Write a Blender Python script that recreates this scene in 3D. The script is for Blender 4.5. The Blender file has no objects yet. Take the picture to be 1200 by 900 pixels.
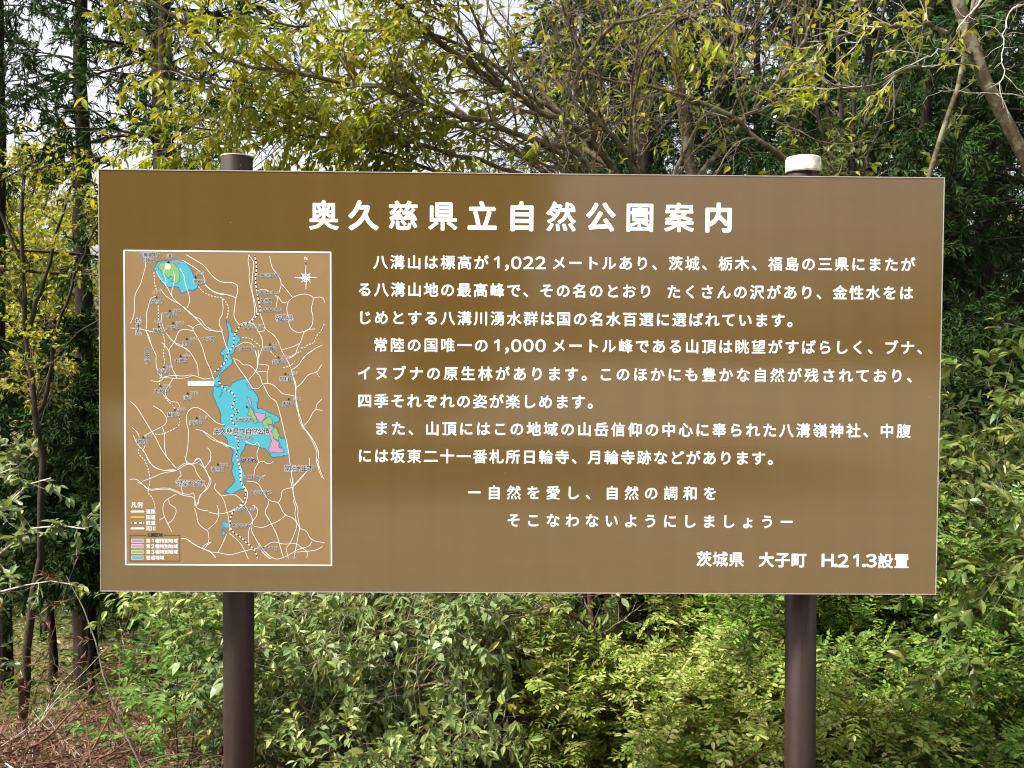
import bpy, math, random
import numpy as np
from mathutils import Matrix, Euler, Vector
from mathutils.geometry import tessellate_polygon

S = bpy.context.scene
COL = S.collection
rad = math.radians

# ------------------------------------------------------------------ camera
BZ = 1.62                                   # height of the board's centre
CAM_LOC = (-0.08346, -3.41255, BZ + 0.10262)
CAM_ROT = (math.pi / 2 - 0.02955, -0.00736, -0.01315)
FPX = 1100.0
cam = bpy.data.cameras.new("camera")
cam.sensor_width = 36.0
cam.lens = 36.0 * FPX / 1200.0
cam.clip_start = 0.05
cam.clip_end = 2000.0
camera = bpy.data.objects.new("camera", cam)
camera.location = CAM_LOC
camera.rotation_euler = CAM_ROT
COL.objects.link(camera)
S.camera = camera

# ------------------------------------------------------------------ world, sun, exposure
SUN_EL, SUN_AZ = 50.0, -112.0               # azimuth clockwise from +Y (away from the camera): high on the left, a little behind the camera
world = bpy.data.worlds.new("World")
S.world = world
world.use_nodes = True
wn, wl = world.node_tree.nodes, world.node_tree.links
wn.clear()
sky = wn.new("ShaderNodeTexSky")
sky.sky_type = 'NISHITA'
sky.sun_disc = False
sky.sun_elevation = rad(SUN_EL)
sky.sun_rotation = rad(SUN_AZ)
sky.dust_density = 5.0
sky.air_density = 1.0
sky.ozone_density = 1.0
hs = wn.new("ShaderNodeHueSaturation")      # overcast: the sky is nearly white
hs.inputs['Saturation'].default_value = 0.15
bgn = wn.new("ShaderNodeBackground")
bgn.inputs['Strength'].default_value = 0.075
wo = wn.new("ShaderNodeOutputWorld")
wl.new(sky.outputs[0], hs.inputs['Color'])
wl.new(hs.outputs[0], bgn.inputs['Color'])
wl.new(bgn.outputs[0], wo.inputs['Surface'])

sun = bpy.data.lights.new("sun", 'SUN')
sun.energy = 2.6
sun.angle = rad(7)
sun.color = (1.0, 0.95, 0.86)
sun_o = bpy.data.objects.new("sun", sun)
a, e = rad(SUN_AZ), rad(SUN_EL)
to_sun = Vector((math.sin(a) * math.cos(e), math.cos(a) * math.cos(e), math.sin(e)))
sun_o.rotation_euler = to_sun.to_track_quat('Z', 'Y').to_euler()
sun_o.location = (4, -6, 12)
COL.objects.link(sun_o)

S.view_settings.view_transform = 'Standard'
S.view_settings.look = 'None'
S.view_settings.gamma = 1.0
S.view_settings.exposure = 2.1
try:
    S.cycles.max_bounces = 7
    S.cycles.diffuse_bounces = 3
    S.cycles.transmission_bounces = 4
    S.cycles.use_denoising = True
    S.cycles.filter_width = 1.1
except Exception:
    pass

RCAM = np.array(Euler(CAM_ROT).to_matrix())


def at(px, py, Y):
    """the point at depth Y that the photograph (1200 x 900) shows at px, py"""
    d = RCAM @ np.array([(px - 600) / FPX, -(py - 450) / FPX, -1.0])
    t = (Y - CAM_LOC[1]) / d[1]
    return np.array(CAM_LOC) + d * t


def line(pts):
    return np.array([at(*p) for p in pts])


# ------------------------------------------------------------------ object helpers
def tag(o, label=None, cat=None, group=None, kind=None):
    if label: o['label'] = label
    if cat: o['category'] = cat
    if group: o['group'] = group
    if kind: o['kind'] = kind
    return o


def empty(name, loc=(0, 0, 0)):
    o = bpy.data.objects.new(name, None)
    o.empty_display_size = 0.2
    o.location = loc
    COL.objects.link(o)
    return o


class Acc:
    """collects vertex / face chunks and links them as one mesh object"""
    def __init__(s):
        s.V, s.F, s.n = [], [], 0

    def add(s, V, faces, mat=0, smooth=False):
        V = np.asarray(V, np.float32).reshape(-1, 3)
        if len(V) == 0:
            return
        for F in faces:
            F = np.asarray(F, np.int64)
            if len(F):
                s.F.append((F + s.n, mat, smooth))
        s.V.append(V)
        s.n += len(V)

    def build(s, name, mats, parent=None, origin=(0, 0, 0), loc=None):
        me = bpy.data.meshes.new(name)
        V = np.concatenate(s.V) - np.asarray(origin, np.float32)
        loops, starts, mi, sm, c = [], [], [], [], 0
        for F, m, q in s.F:
            k = F.shape[1]
            loops.append(F.ravel())
            starts.append(c + np.arange(len(F)) * k)
            c += F.size
            mi.append(np.full(len(F), m, np.int32))
            sm.append(np.full(len(F), q, bool))
        loops = np.concatenate(loops).astype(np.int32)
        starts = np.concatenate(starts).astype(np.int32)
        me.vertices.add(len(V))
        me.vertices.foreach_set('co', V.ravel())
        me.loops.add(len(loops))
        me.loops.foreach_set('vertex_index', loops)
        me.polygons.add(len(starts))
        me.polygons.foreach_set('loop_start', starts)
        me.polygons.foreach_set('material_index', np.concatenate(mi))
        me.polygons.foreach_set('use_smooth', np.concatenate(sm))
        me.update(calc_edges=True)
        for m in (mats if isinstance(mats, (list, tuple)) else [mats]):
            me.materials.append(m)
        o = bpy.data.objects.new(name, me)
        if loc is not None:
            o.location = loc
        if parent is not None:
            o.parent = parent
        COL.objects.link(o)
        return o


def box(acc, x0, x1, y0, y1, z0, z1, mat=0):
    V = [(x, y, z) for x in (x0, x1) for y in (y0, y1) for z in (z0, z1)]
    acc.add(V, [np.array([(0, 1, 3, 2), (4, 6, 7, 5), (0, 4, 5, 1), (2, 3, 7, 6), (0, 2, 6, 4), (1, 5, 7, 3)])], mat)


def nrmz(v):
    return v / np.maximum(np.linalg.norm(v, axis=-1, keepdims=True), 1e-9)


def tubes(acc, P, R, sides=4, mat=0, smooth=True, cap=False):
    """P (N,K,3), R (N,K)"""
    N, K = R.shape
    if N == 0:
        return
    T = np.empty_like(P)
    T[:, 1:-1] = P[:, 2:] - P[:, :-2]
    T[:, 0] = P[:, 1] - P[:, 0]
    T[:, -1] = P[:, -1] - P[:, -2]
    T = nrmz(T)
    m = nrmz(P[:, -1] - P[:, 0])
    ref = np.where(np.abs(m[:, 2:3]) > 0.8, np.array([[1.0, 0.13, 0]]), np.array([[0.1, 0.05, 1.0]]))[:, None, :]
    A = nrmz(np.cross(T, np.broadcast_to(ref, T.shape)))
    B = np.cross(T, A)
    th = np.arange(sides) * 2 * np.pi / sides
    V = P[:, :, None, :] + R[:, :, None, None] * (A[:, :, None, :] * np.cos(th)[None, None, :, None] + B[:, :, None, :] * np.sin(th)[None, None, :, None])
    idx = np.arange(N * K * sides).reshape(N, K, sides)
    a0, a1 = idx[:, :-1], idx[:, 1:]
    F = np.stack([a0, np.roll(a0, -1, 2), np.roll(a1, -1, 2), a1], -1).reshape(-1, 4)
    faces = [F]
    acc.add(V, faces, mat, smooth)
    if cap:
        for j in (0, -1):
            acc.add(V[:, j].reshape(-1, 3), [np.arange(N * sides).reshape(N, sides)], mat, False)


# ------------------------------------------------------------------ materials
def nodes_of(name):
    m = bpy.data.materials.new(name)
    m.use_nodes = True
    nt = m.node_tree
    return m, nt.nodes, nt.links, nt.nodes['Principled BSDF']


def ramp(n, stops):
    r = n.new("ShaderNodeValToRGB")
    els = r.color_ramp.elements
    while len(els) < len(stops):
        els.new(0.5)
    for el, (p, c) in zip(els, stops):
        el.position = p
        el.color = (*c, 1)
    return r


def leaf_mat(name, cols, trans=0.3, rough=0.42, back=None, spec=0.28):
    """cols: leaf colours, drawn at random leaf by leaf"""
    m, n, l, b = nodes_of(name)
    g = n.new("ShaderNodeNewGeometry")
    k = len(cols)
    r = ramp(n, [(i / max(k - 1, 1), c) for i, c in enumerate(cols)])
    l.new(g.outputs['Random Per Island'], r.inputs[0])
    tc = n.new("ShaderNodeTexCoord")
    nz = n.new("ShaderNodeTexNoise"); nz.inputs['Scale'].default_value = 1.6; nz.inputs['Detail'].default_value = 3
    l.new(tc.outputs['Object'], nz.inputs['Vector'])
    hv = n.new("ShaderNodeHueSaturation")
    mr = n.new("ShaderNodeMapRange"); mr.inputs[1].default_value = 0.3; mr.inputs[2].default_value = 0.7
    mr.inputs[3].default_value = 0.68; mr.inputs[4].default_value = 1.32
    l.new(nz.outputs[0], mr.inputs[0]); l.new(mr.outputs[0], hv.inputs['Value'])
    l.new(r.outputs[0], hv.inputs['Color'])
    col = hv.outputs[0]
    if back:
        mx = n.new("ShaderNodeMix"); mx.data_type = 'RGBA'
        l.new(g.outputs['Backfacing'], mx.inputs[0]); l.new(col, mx.inputs[6])
        mx2 = n.new("ShaderNodeMix"); mx2.data_type = 'RGBA'; mx2.inputs[0].default_value = 0.6
        l.new(col, mx2.inputs[6]); mx2.inputs[7].default_value = (*back, 1)
        l.new(mx2.outputs[2], mx.inputs[7])
        col = mx.outputs[2]
    l.new(col, b.inputs['Base Color'])
    b.inputs['Roughness'].default_value = rough
    b.inputs['Specular IOR Level'].default_value = spec
    t = n.new("ShaderNodeBsdfTranslucent")
    tv = n.new("ShaderNodeMix"); tv.data_type = 'RGBA'; tv.blend_type = 'MULTIPLY'; tv.inputs[0].default_value = 1
    l.new(col, tv.inputs[6]); tv.inputs[7].default_value = (1.5, 1.45, 0.55, 1)
    l.new(tv.outputs[2], t.inputs['Color'])
    ms = n.new("ShaderNodeMixShader"); ms.inputs[0].default_value = trans
    l.new(b.outputs[0], ms.inputs[1]); l.new(t.outputs[0], ms.inputs[2])
    l.new(ms.outputs[0], n['Material Output'].inputs['Surface'])
    return m


def bark_mat(name, c1, c2, c3=None, scale=14.0, rough=0.85, stretch=0.25, bump=0.5):
    m, n, l, b = nodes_of(name)
    tc = n.new("ShaderNodeTexCoord")
    mp = n.new("ShaderNodeMapping"); mp.inputs['Scale'].default_value = (1, 1, stretch)
    l.new(tc.outputs['Object'], mp.inputs[0])
    nz = n.new("ShaderNodeTexNoise"); nz.inputs['Scale'].default_value = scale; nz.inputs['Detail'].default_value = 6; nz.inputs['Roughness'].default_value = 0.65
    l.new(mp.outputs[0], nz.inputs['Vector'])
    r = ramp(n, [(0.35, c1), (0.62, c2)])
    l.new(nz.outputs[0], r.inputs[0])
    col = r.outputs[0]
    if c3:
        nz2 = n.new("ShaderNodeTexNoise"); nz2.inputs['Scale'].default_value = scale * 0.45; nz2.inputs['Detail'].default_value = 4
        l.new(tc.outputs['Object'], nz2.inputs['Vector'])
        r2 = ramp(n, [(0.52, (0, 0, 0)), (0.6, (1, 1, 1))])
        l.new(nz2.outputs[0], r2.inputs[0])
        mx = n.new("ShaderNodeMix"); mx.data_type = 'RGBA'
        l.new(r2.outputs[0], mx.inputs[0]); l.new(col, mx.inputs[6]); mx.inputs[7].default_value = (*c3, 1)
        col = mx.outputs[2]
    l.new(col, b.inputs['Base Color'])
    b.inputs['Roughness'].default_value = rough
    b.inputs['Specular IOR Level'].default_value = 0.2
    bp = n.new("ShaderNodeBump"); bp.inputs['Strength'].default_value = bump; bp.inputs['Distance'].default_value = 0.01
    l.new(nz.outputs[0], bp.inputs['Height']); l.new(bp.outputs[0], b.inputs['Normal'])
    return m


def plain(name, c, rough=0.5, spec=0.4, metal=0.0, vary=0.0, scale=30):
    m, n, l, b = nodes_of(name)
    b.inputs['Base Color'].default_value = (*c, 1)
    b.inputs['Roughness'].default_value = rough
    b.inputs['Specular IOR Level'].default_value = spec
    b.inputs['Metallic'].default_value = metal
    if vary:
        tc = n.new("ShaderNodeTexCoord")
        nz = n.new("ShaderNodeTexNoise"); nz.inputs['Scale'].default_value = scale; nz.inputs['Detail'].default_value = 5
        l.new(tc.outputs['Object'], nz.inputs['Vector'])
        r = ramp(n, [(0.3, tuple(x * (1 - vary) for x in c)), (0.7, tuple(min(1, x * (1 + vary)) for x in c))])
        l.new(nz.outputs[0], r.inputs[0]); l.new(r.outputs[0], b.inputs['Base Color'])
    return m


M = {}
M['white'] = plain('white_vinyl', (0.66, 0.665, 0.68), 0.5, 0.25)
M['black'] = plain('black_print', (0.012, 0.012, 0.02), 0.6, 0.2)
M['cyan'] = plain('map_blue', (0.05, 0.31, 0.39), 0.45, 0.3)
M['green'] = plain('map_green', (0.16, 0.33, 0.10), 0.45, 0.3)
M['pink'] = plain('map_pink', (0.38, 0.20, 0.31), 0.45, 0.3)
M['lilac'] = plain('map_lilac', (0.27, 0.19, 0.32), 0.45, 0.3)
M['yellow'] = plain('map_yellow', (0.42, 0.30, 0.06), 0.45, 0.3)
M['navy'] = plain('map_outline', (0.03, 0.07, 0.2), 0.5, 0.3)
M['maroon'] = plain('legend_line', (0.06, 0.028, 0.018), 0.5, 0.3)
M['map'] = plain('map_ground', (0.215, 0.137, 0.062), 0.4, 0.35, vary=0.05, scale=5)
M['alu'] = plain('aluminium', (0.36, 0.33, 0.29), 0.5, 0.4, 0.3, 0.15, 20)

# ------------------------------------------------------------------ ground
def hash2(x, y, k):
    return np.sin(x * 1.7 + k) * np.cos(y * 1.3 - k * 0.7) * 0.5 + np.sin(x * 3.9 - y * 2.7 + k * 2.1) * 0.25 + np.sin(x * 8.3 + y * 7.1 + k) * 0.12


def gz(x, y):
    x, y = np.asarray(x, float), np.asarray(y, float)
    s = 1 - np.exp(-np.maximum(y - 0.15, 0) / 2.6)
    far = np.clip((y - 25) / 60, 0, 1)
    return -2.05 * s + 0.12 * hash2(x, y, 1.0) * np.clip((y - 0.1) / 1.5, 0, 1) + 0.36 * np.exp(-((x + 2.6) / 1.1) ** 2 - ((y - 1.7) / 0.9) ** 2) + far * 2.0


def make_ground():
    xs = np.concatenate([-np.geomspace(400, 8, 26), np.linspace(-7.6, 7.6, 110), np.geomspace(8, 400, 26)])
    ys = np.concatenate([-np.geomspace(400, 3, 24), np.linspace(-2.8, 12, 120), np.geomspace(12.3, 500, 30)])
    X, Y = np.meshgrid(xs, ys)
    V = np.stack([X, Y, gz(X, Y)], -1)
    ny, nx = X.shape
    i = np.arange(nx * ny).reshape(ny, nx)
    F = np.stack([i[:-1, :-1], i[:-1, 1:], i[1:, 1:], i[1:, :-1]], -1).reshape(-1, 4)
    acc = Acc(); acc.add(V, [F], 0, True)
    m, n, l, b = nodes_of('forest_floor')
    tc = n.new("ShaderNodeTexCoord")
    nz = n.new("ShaderNodeTexNoise"); nz.inputs['Scale'].default_value = 9; nz.inputs['Detail'].default_value = 8; nz.inputs['Roughness'].default_value = 0.7
    l.new(tc.outputs['Object'], nz.inputs['Vector'])
    r = ramp(n, [(0.3, (0.035, 0.024, 0.014)), (0.5, (0.11, 0.072, 0.04)), (0.68, (0.19, 0.13, 0.075))])
    l.new(nz.outputs[0], r.inputs[0])
    nz3 = n.new("ShaderNodeTexNoise"); nz3.inputs['Scale'].default_value = 0.9; nz3.inputs['Detail'].default_value = 5
    l.new(tc.outputs['Object'], nz3.inputs['Vector'])
    r3 = ramp(n, [(0.46, (0, 0, 0)), (0.6, (1, 1, 1))])
    l.new(nz3.outputs[0], r3.inputs[0])
    mx = n.new("ShaderNodeMix"); mx.data_type = 'RGBA'
    l.new(r3.outputs[0], mx.inputs[0]); l.new(r.outputs[0], mx.inputs[6]); mx.inputs[7].default_value = (0.075, 0.085, 0.03, 1)
    # pale gravel of the lay-by in front of the board
    sx = n.new("ShaderNodeSeparateXYZ"); l.new(tc.outputs['Object'], sx.inputs[0])
    mr = n.new("ShaderNodeMapRange"); mr.inputs[1].default_value = -0.3; mr.inputs[2].default_value = -1.4
    l.new(sx.outputs['Y'], mr.inputs[0])
    nz2 = n.new("ShaderNodeTexNoise"); nz2.inputs['Scale'].default_value = 40; nz2.inputs['Detail'].default_value = 6
    l.new(tc.outputs['Object'], nz2.inputs['Vector'])
    r2 = ramp(n, [(0.3, (0.16, 0.14, 0.115)), (0.7, (0.42, 0.39, 0.34))])
    l.new(nz2.outputs[0], r2.inputs[0])
    # concrete apron of the clearing further back
    mr5 = n.new("ShaderNodeMapRange"); mr5.inputs[1].default_value = -4.9; mr5.inputs[2].default_value = -5.1
    l.new(sx.outputs['Y'], mr5.inputs[0])
    mx5 = n.new("ShaderNodeMix"); mx5.data_type = 'RGBA'
    l.new(mr5.outputs[0], mx5.inputs[0]); l.new(r2.outputs[0], mx5.inputs[6]); mx5.inputs[7].default_value = (0.31, 0.29, 0.25, 1)
    mx2 = n.new("ShaderNodeMix"); mx2.data_type = 'RGBA'
    l.new(mr.outputs[0], mx2.inputs[0]); l.new(mx.outputs[2], mx2.inputs[6]); l.new(mx5.outputs[2], mx2.inputs[7])
    l.new(mx2.outputs[2], b.inputs['Base Color'])
    b.inputs['Roughness'].default_value = 0.95; b.inputs['Specular IOR Level'].default_value = 0.15
    bp = n.new("ShaderNodeBump"); bp.inputs['Strength'].default_value = 0.8; bp.inputs['Distance'].default_value = 0.03
    l.new(nz.outputs[0], bp.inputs['Height']); l.new(bp.outputs[0], b.inputs['Normal'])
    o = acc.build('ground', m)
    tag(o, 'brown forest floor sloping down behind the signboard', kind='structure')


make_ground()

# ------------------------------------------------------------------ the board
BW, BH, BT = 3.06, 1.528, 0.035
FY = 0.0                                             # front face of the board (towards the camera)
# photo pixel -> board plane: intersect the pixel's ray with y = 0
def bp_(px, py):
    p = at(px, py, FY)
    return p[0], p[2] - BZ


board = empty('information_board', (0, 0, 0))
tag(board, 'large brown information signboard with white Japanese text and a map on two posts', 'signboard')
BO = (0, 0, 0)

acc = Acc(); box(acc, -BW / 2 + 0.004, BW / 2 - 0.004, 0.0, BT, BZ - BH / 2 + 0.004, BZ + BH / 2 - 0.004)
m, n, l, b = nodes_of('brown_enamel')
tc = n.new("ShaderNodeTexCoord")
mp = n.new("ShaderNodeMapping"); mp.inputs['Scale'].default_value = (0.5, 1, 9)
l.new(tc.outputs['Object'], mp.inputs[0])
nz = n.new("ShaderNodeTexNoise"); nz.inputs['Scale'].default_value = 3; nz.inputs['Detail'].default_value = 7; nz.inputs['Roughness'].default_value = 0.6
l.new(mp.outputs[0], nz.inputs['Vector'])
r = ramp(n, [(0.25, (0.101, 0.0615, 0.0175)), (0.75, (0.109, 0.067, 0.0198))])
l.new(nz.outputs[0], r.inputs[0])
# faint rain streaks and dust
mps = n.new("ShaderNodeMapping"); mps.inputs['Scale'].default_value = (7, 1, 0.4)
l.new(tc.outputs['Object'], mps.inputs[0])
nzs = n.new("ShaderNodeTexNoise"); nzs.inputs['Scale'].default_value = 2.0; nzs.inputs['Detail'].default_value = 6
l.new(mps.outputs[0], nzs.inputs['Vector'])
nzd = n.new("ShaderNodeTexNoise"); nzd.inputs['Scale'].default_value = 1.3; nzd.inputs['Detail'].default_value = 7; nzd.inputs['Roughness'].default_value = 0.65
l.new(tc.outputs['Object'], nzd.inputs['Vector'])
mm = n.new("ShaderNodeMath"); mm.operation = 'ADD'
l.new(nzs.outputs[0], mm.inputs[0]); l.new(nzd.outputs[0], mm.inputs[1])
rs_ = ramp(n, [(0.40, (0.95, 0.95, 0.95)), (0.60, (1.04, 1.04, 1.05))])
hm = n.new("ShaderNodeMath"); hm.operation = 'MULTIPLY'; hm.inputs[1].default_value = 0.5
l.new(mm.outputs[0], hm.inputs[0]); l.new(hm.outputs[0], rs_.inputs[0])
ms_ = n.new("ShaderNodeMix"); ms_.data_type = 'RGBA'; ms_.blend_type = 'MULTIPLY'; ms_.inputs[0].default_value = 1
l.new(r.outputs[0], ms_.inputs[6]); l.new(rs_.outputs[0], ms_.inputs[7])
# pale specks and scuffs
vz = n.new("ShaderNodeTexVoronoi"); vz.inputs['Scale'].default_value = 9
l.new(tc.outputs['Object'], vz.inputs['Vector'])
vr = ramp(n, [(0.008, (1, 1, 1)), (0.016, (0, 0, 0))])
l.new(vz.outputs['Distance'], vr.inputs[0])
mx = n.new("ShaderNodeMix"); mx.data_type = 'RGBA'
l.new(vr.outputs[0], mx.inputs[0]); l.new(ms_.outputs[2], mx.inputs[6]); mx.inputs[7].default_value = (0.4, 0.36, 0.28, 1)
l.new(mx.outputs[2], b.inputs['Base Color'])
nz2 = n.new("ShaderNodeTexNoise"); nz2.inputs['Scale'].default_value = 2.2; nz2.inputs['Detail'].default_value = 8
l.new(tc.outputs['Object'], nz2.inputs['Vector'])
mr = n.new("ShaderNodeMapRange"); mr.inputs[3].default_value = 0.03; mr.inputs[4].default_value = 0.13
l.new(nz2.outputs[0], mr.inputs[0]); l.new(mr.outputs[0], b.inputs['Roughness'])
b.inputs['IOR'].default_value = 1.68
nz3 = n.new("ShaderNodeTexNoise"); nz3.inputs['Scale'].default_value = 140; nz3.inputs['Detail'].default_value = 2
l.new(tc.outputs['Object'], nz3.inputs['Vector'])
bp = n.new("ShaderNodeBump"); bp.inputs['Strength'].default_value = 0.06; bp.inputs['Distance'].default_value = 0.002
l.new(nz3.outputs[0], bp.inputs['Height'])
nz4 = n.new("ShaderNodeTexNoise"); nz4.inputs['Scale'].default_value = 2.5; nz4.inputs['Detail'].default_value = 2
l.new(tc.outputs['Object'], nz4.inputs['Vector'])
bp4 = n.new("ShaderNodeBump"); bp4.inputs['Strength'].default_value = 0.2; bp4.inputs['Distance'].default_value = 0.006
l.new(nz4.outputs[0], bp4.inputs['Height']); l.new(bp.outputs[0], bp4.inputs['Normal'])
l.new(bp4.outputs[0], b.inputs['Normal'])
M['board'] = m
acc.build('panel', m, board)

# thin aluminium edging, proud of the painted sheet by a hair
acc = Acc()
t = 0.003
for (x0, x1, z0, z1) in ((-BW / 2, BW / 2, BH / 2 - t, BH / 2), (-BW / 2, BW / 2, -BH / 2, -BH / 2 + t),
                         (-BW / 2, -BW / 2 + t, -BH / 2 + t, BH / 2 - t), (BW / 2 - t, BW / 2, -BH / 2 + t, BH / 2 - t)):
    box(acc, x0, x1, -0.0015, BT + 0.002, BZ + z0, BZ + z1)
acc.build('edging', M['alu'], board)
acc = Acc()
for z in (-0.55, 0.0, 0.55):                          # rails behind the sheet
    box(acc, -BW / 2 + 0.06, BW / 2 - 0.06, BT, BT + 0.028, BZ + z - 0.03, BZ + z + 0.03)
acc.build('back_rail', M['alu'], board)

# posts
m, n, l, b = nodes_of('brown_post_paint')
tc = n.new("ShaderNodeTexCoord")
nz = n.new("ShaderNodeTexNoise"); nz.inputs['Scale'].default_value = 30; nz.inputs['Detail'].default_value = 8; nz.inputs['Roughness'].default_value = 0.7
l.new(tc.outputs['Object'], nz.inputs['Vector'])
r = ramp(n, [(0.3, (0.0170, 0.0084, 0.0068)), (0.7, (0.026, 0.0138, 0.0115))])
l.new(nz.outputs[0], r.inputs[0])
vz = n.new("ShaderNodeTexVoronoi"); vz.inputs['Scale'].default_value = 17; l.new(tc.outputs['Object'], vz.inputs['Vector'])
vr = ramp(n, [(0.02, (1, 1, 1)), (0.05, (0, 0, 0))]); l.new(vz.outputs['Distance'], vr.inputs[0])
mx = n.new("ShaderNodeMix"); mx.data_type = 'RGBA'
l.new(vr.outputs[0], mx.inputs[0]); l.new(r.outputs[0], mx.inputs[6]); mx.inputs[7].default_value = (0.3, 0.27, 0.24, 1)
l.new(mx.outputs[2], b.inputs['Base Color']); b.inputs['Roughness'].default_value = 0.5; b.inputs['Specular IOR Level'].default_value = 0.3
nzb = n.new("ShaderNodeTexNoise"); nzb.inputs['Scale'].default_value = 220; nzb.inputs['Detail'].default_value = 3
l.new(tc.outputs['Object'], nzb.inputs['Vector'])
bpp = n.new("ShaderNodeBump"); bpp.inputs['Strength'].default_value = 0.25; bpp.inputs['Distance'].default_value = 0.001
l.new(nzb.outputs[0], bpp.inputs['Height']); l.new(bpp.outputs[0], b.inputs['Normal'])
# run-off streaks down the paint, dulling its gloss
mpp = n.new("ShaderNodeMapping"); mpp.inputs['Scale'].default_value = (60, 60, 1.5); l.new(tc.outputs['Object'], mpp.inputs[0])
nzr = n.new("ShaderNodeTexNoise"); nzr.inputs['Scale'].default_value = 1.0; nzr.inputs['Detail'].default_value = 5; l.new(mpp.outputs[0], nzr.inputs['Vector'])
mrr = n.new("ShaderNodeMapRange"); mrr.inputs[1].default_value = 0.3; mrr.inputs[2].default_value = 0.7; mrr.inputs[3].default_value = 0.34; mrr.inputs[4].default_value = 0.72
l.new(nzr.outputs[0], mrr.inputs[0]); l.new(mrr.outputs[0], b.inputs['Roughness'])
M['post'] = m
M['cap'] = bark_mat('weathered_white_cap', (0.26, 0.245, 0.21), (0.56, 0.55, 0.50), scale=40, rough=0.6, stretch=1, bump=0.15)
PR = 0.0572
PY = BT + 0.030 + PR


def lathe(acc, cx, cy, prof, seg=40, mat=0, lean=0.0):
    th = np.arange(seg) * 2 * np.pi / seg
    V = np.array([[(cx + lean * (z_ - BZ) + r_ * math.cos(q), cy + r_ * math.sin(q), z_) for q in th] for r_, z_ in prof])
    i = np.arange(V.shape[0] * seg).reshape(V.shape[0], seg)
    F = np.stack([i[:-1], np.roll(i[:-1], -1, 1), np.roll(i[1:], -1, 1), i[1:]], -1).reshape(-1, 4)
    acc.add(V, [F], mat, True)


for k, (px, ptop, pxb) in enumerate(((277.7, 183.5, 280.0), (940.4, 186, 937.9))):
    pa, pb = at(px, 195, PY), at(pxb, 800, PY)
    LN = (pa[0] - pb[0]) / (pa[2] - pb[2])           # the posts stand a hair out of plumb
    p = pa + (pb - pa) * ((BZ - pa[2]) / (pb[2] - pa[2]))
    ztop = at(px, ptop, PY)[2]
    acc = Acc()
    if k == 0:      # open pipe end
        lathe(acc, p[0], PY, [(PR, -0.5), (PR, ztop - 0.002), (PR - 0.0006, ztop), (PR - 0.0042, ztop), (PR - 0.0045, ztop - 0.5)], lean=LN)
    else:
        lathe(acc, p[0], PY, [(PR, -0.5), (PR, ztop), (PR - 0.004, ztop)], lean=LN)
    po = acc.build('post', M['post'], board)
    if k == 0:
        acc = Acc()
        lathe(acc, p[0], PY, [(PR - 0.0043, ztop + 0.0008), (PR + 0.0008, ztop + 0.0008), (PR + 0.0008, ztop - 0.003)], lean=LN)
        acc.build('pipe_rim', M['alu'], po)
    else:
        acc = Acc()
        zt = at(px, 180.5, PY - PR)[2]; zb = at(px, 199.5, PY - PR)[2]; rc = 0.0648
        lathe(acc, p[0] + 0.003, PY, [(PR + 0.001, zb + 0.001), (rc, zb), (rc + 0.001, zb + 0.01), (rc, zb + 0.012), (rc, zt - 0.009), (rc - 0.003, zt - 0.003), (rc - 0.009, zt), (0.0005, zt + 0.002)], lean=LN)
        acc.build('post_cap', M['cap'], po)

# clamps holding the board to the posts, at the back
for px in (278.5, 938.5):
    xx = at(px, 450, PY)[0]
    for z in (-0.55, 0.0, 0.55):
        acc = Acc()
        box(acc, xx - 0.075, xx + 0.075, BT + 0.004 + 0.028, PY + 0.006, BZ + z - 0.024, BZ + z + 0.024)
        acc.build('clamp', M['alu'], board)

# ------------------------------------------------------------------ flat print: lettering and lines, each layer a hair above the last
JIT = np.random.default_rng(5)


def flat(V2, y):
    V2 = np.asarray(V2, float)
    return np.stack([V2[:, 0], np.full(len(V2), 0.0) - y * 0.3, V2[:, 1] + BZ], -1)


def strip_edges(acc, P0, P1, w, y, mat, discs=True, sides=8, dj=2e-4):
    """rounded bars from P0 to P1 (N,2), half width w"""
    P0, P1 = np.asarray(P0, float), np.asarray(P1, float)
    d = P1 - P0
    L = np.linalg.norm(d, axis=1)
    ok = L > 1e-7
    P0, P1, d, L = P0[ok], P1[ok], d[ok], L[ok]
    N = len(P0)
    if not N:
        return
    w = np.broadcast_to(np.asarray(w, float), (len(ok),))[ok] if np.ndim(w) else np.full(N, w)
    nv = np.stack([-d[:, 1], d[:, 0]], 1) / L[:, None] * w[:, None]
    Q = np.stack([P0 + nv, P0 - nv, P1 - nv, P1 + nv], 1)
    yy = y + JIT.uniform(0, dj, N)
    V = np.stack([Q[..., 0], np.broadcast_to(-0.3 * yy[:, None], (N, 4)), Q[..., 1] + BZ], -1)
    acc.add(V.reshape(-1, 3), [np.arange(N * 4).reshape(N, 4)], mat)
    if discs:
        C = np.concatenate([P0, P1[-1:]]); ww = np.concatenate([w, w[-1:]])
        th = np.arange(sides) * 2 * np.pi / sides
        D = C[:, None, :] + ww[:, None, None] * np.stack([np.cos(th), np.sin(th)], -1)[None]
        n_ = len(C)
        yy = y + JIT.uniform(0, dj, n_)
        V = np.stack([D[..., 0], np.broadcast_to(-0.3 * yy[:, None], D.shape[:2]), D[..., 1] + BZ], -1)
        acc.add(V.reshape(-1, 3), [np.arange(n_ * sides).reshape(n_, sides)], mat)


def smooth_line(P, it=2, jag=0.0):
    P = np.asarray(P, float)
    for _ in range(it):
        if len(P) < 3:
            break
        Q = [P[0]]
        for a_, b_ in zip(P[:-1], P[1:]):
            Q += [a_ * 0.75 + b_ * 0.25, a_ * 0.25 + b_ * 0.75]
        Q.append(P[-1])
        P = np.array(Q)
    if jag:
        P[1:-1] += JIT.normal(0, jag, P[1:-1].shape)
    return P


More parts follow.
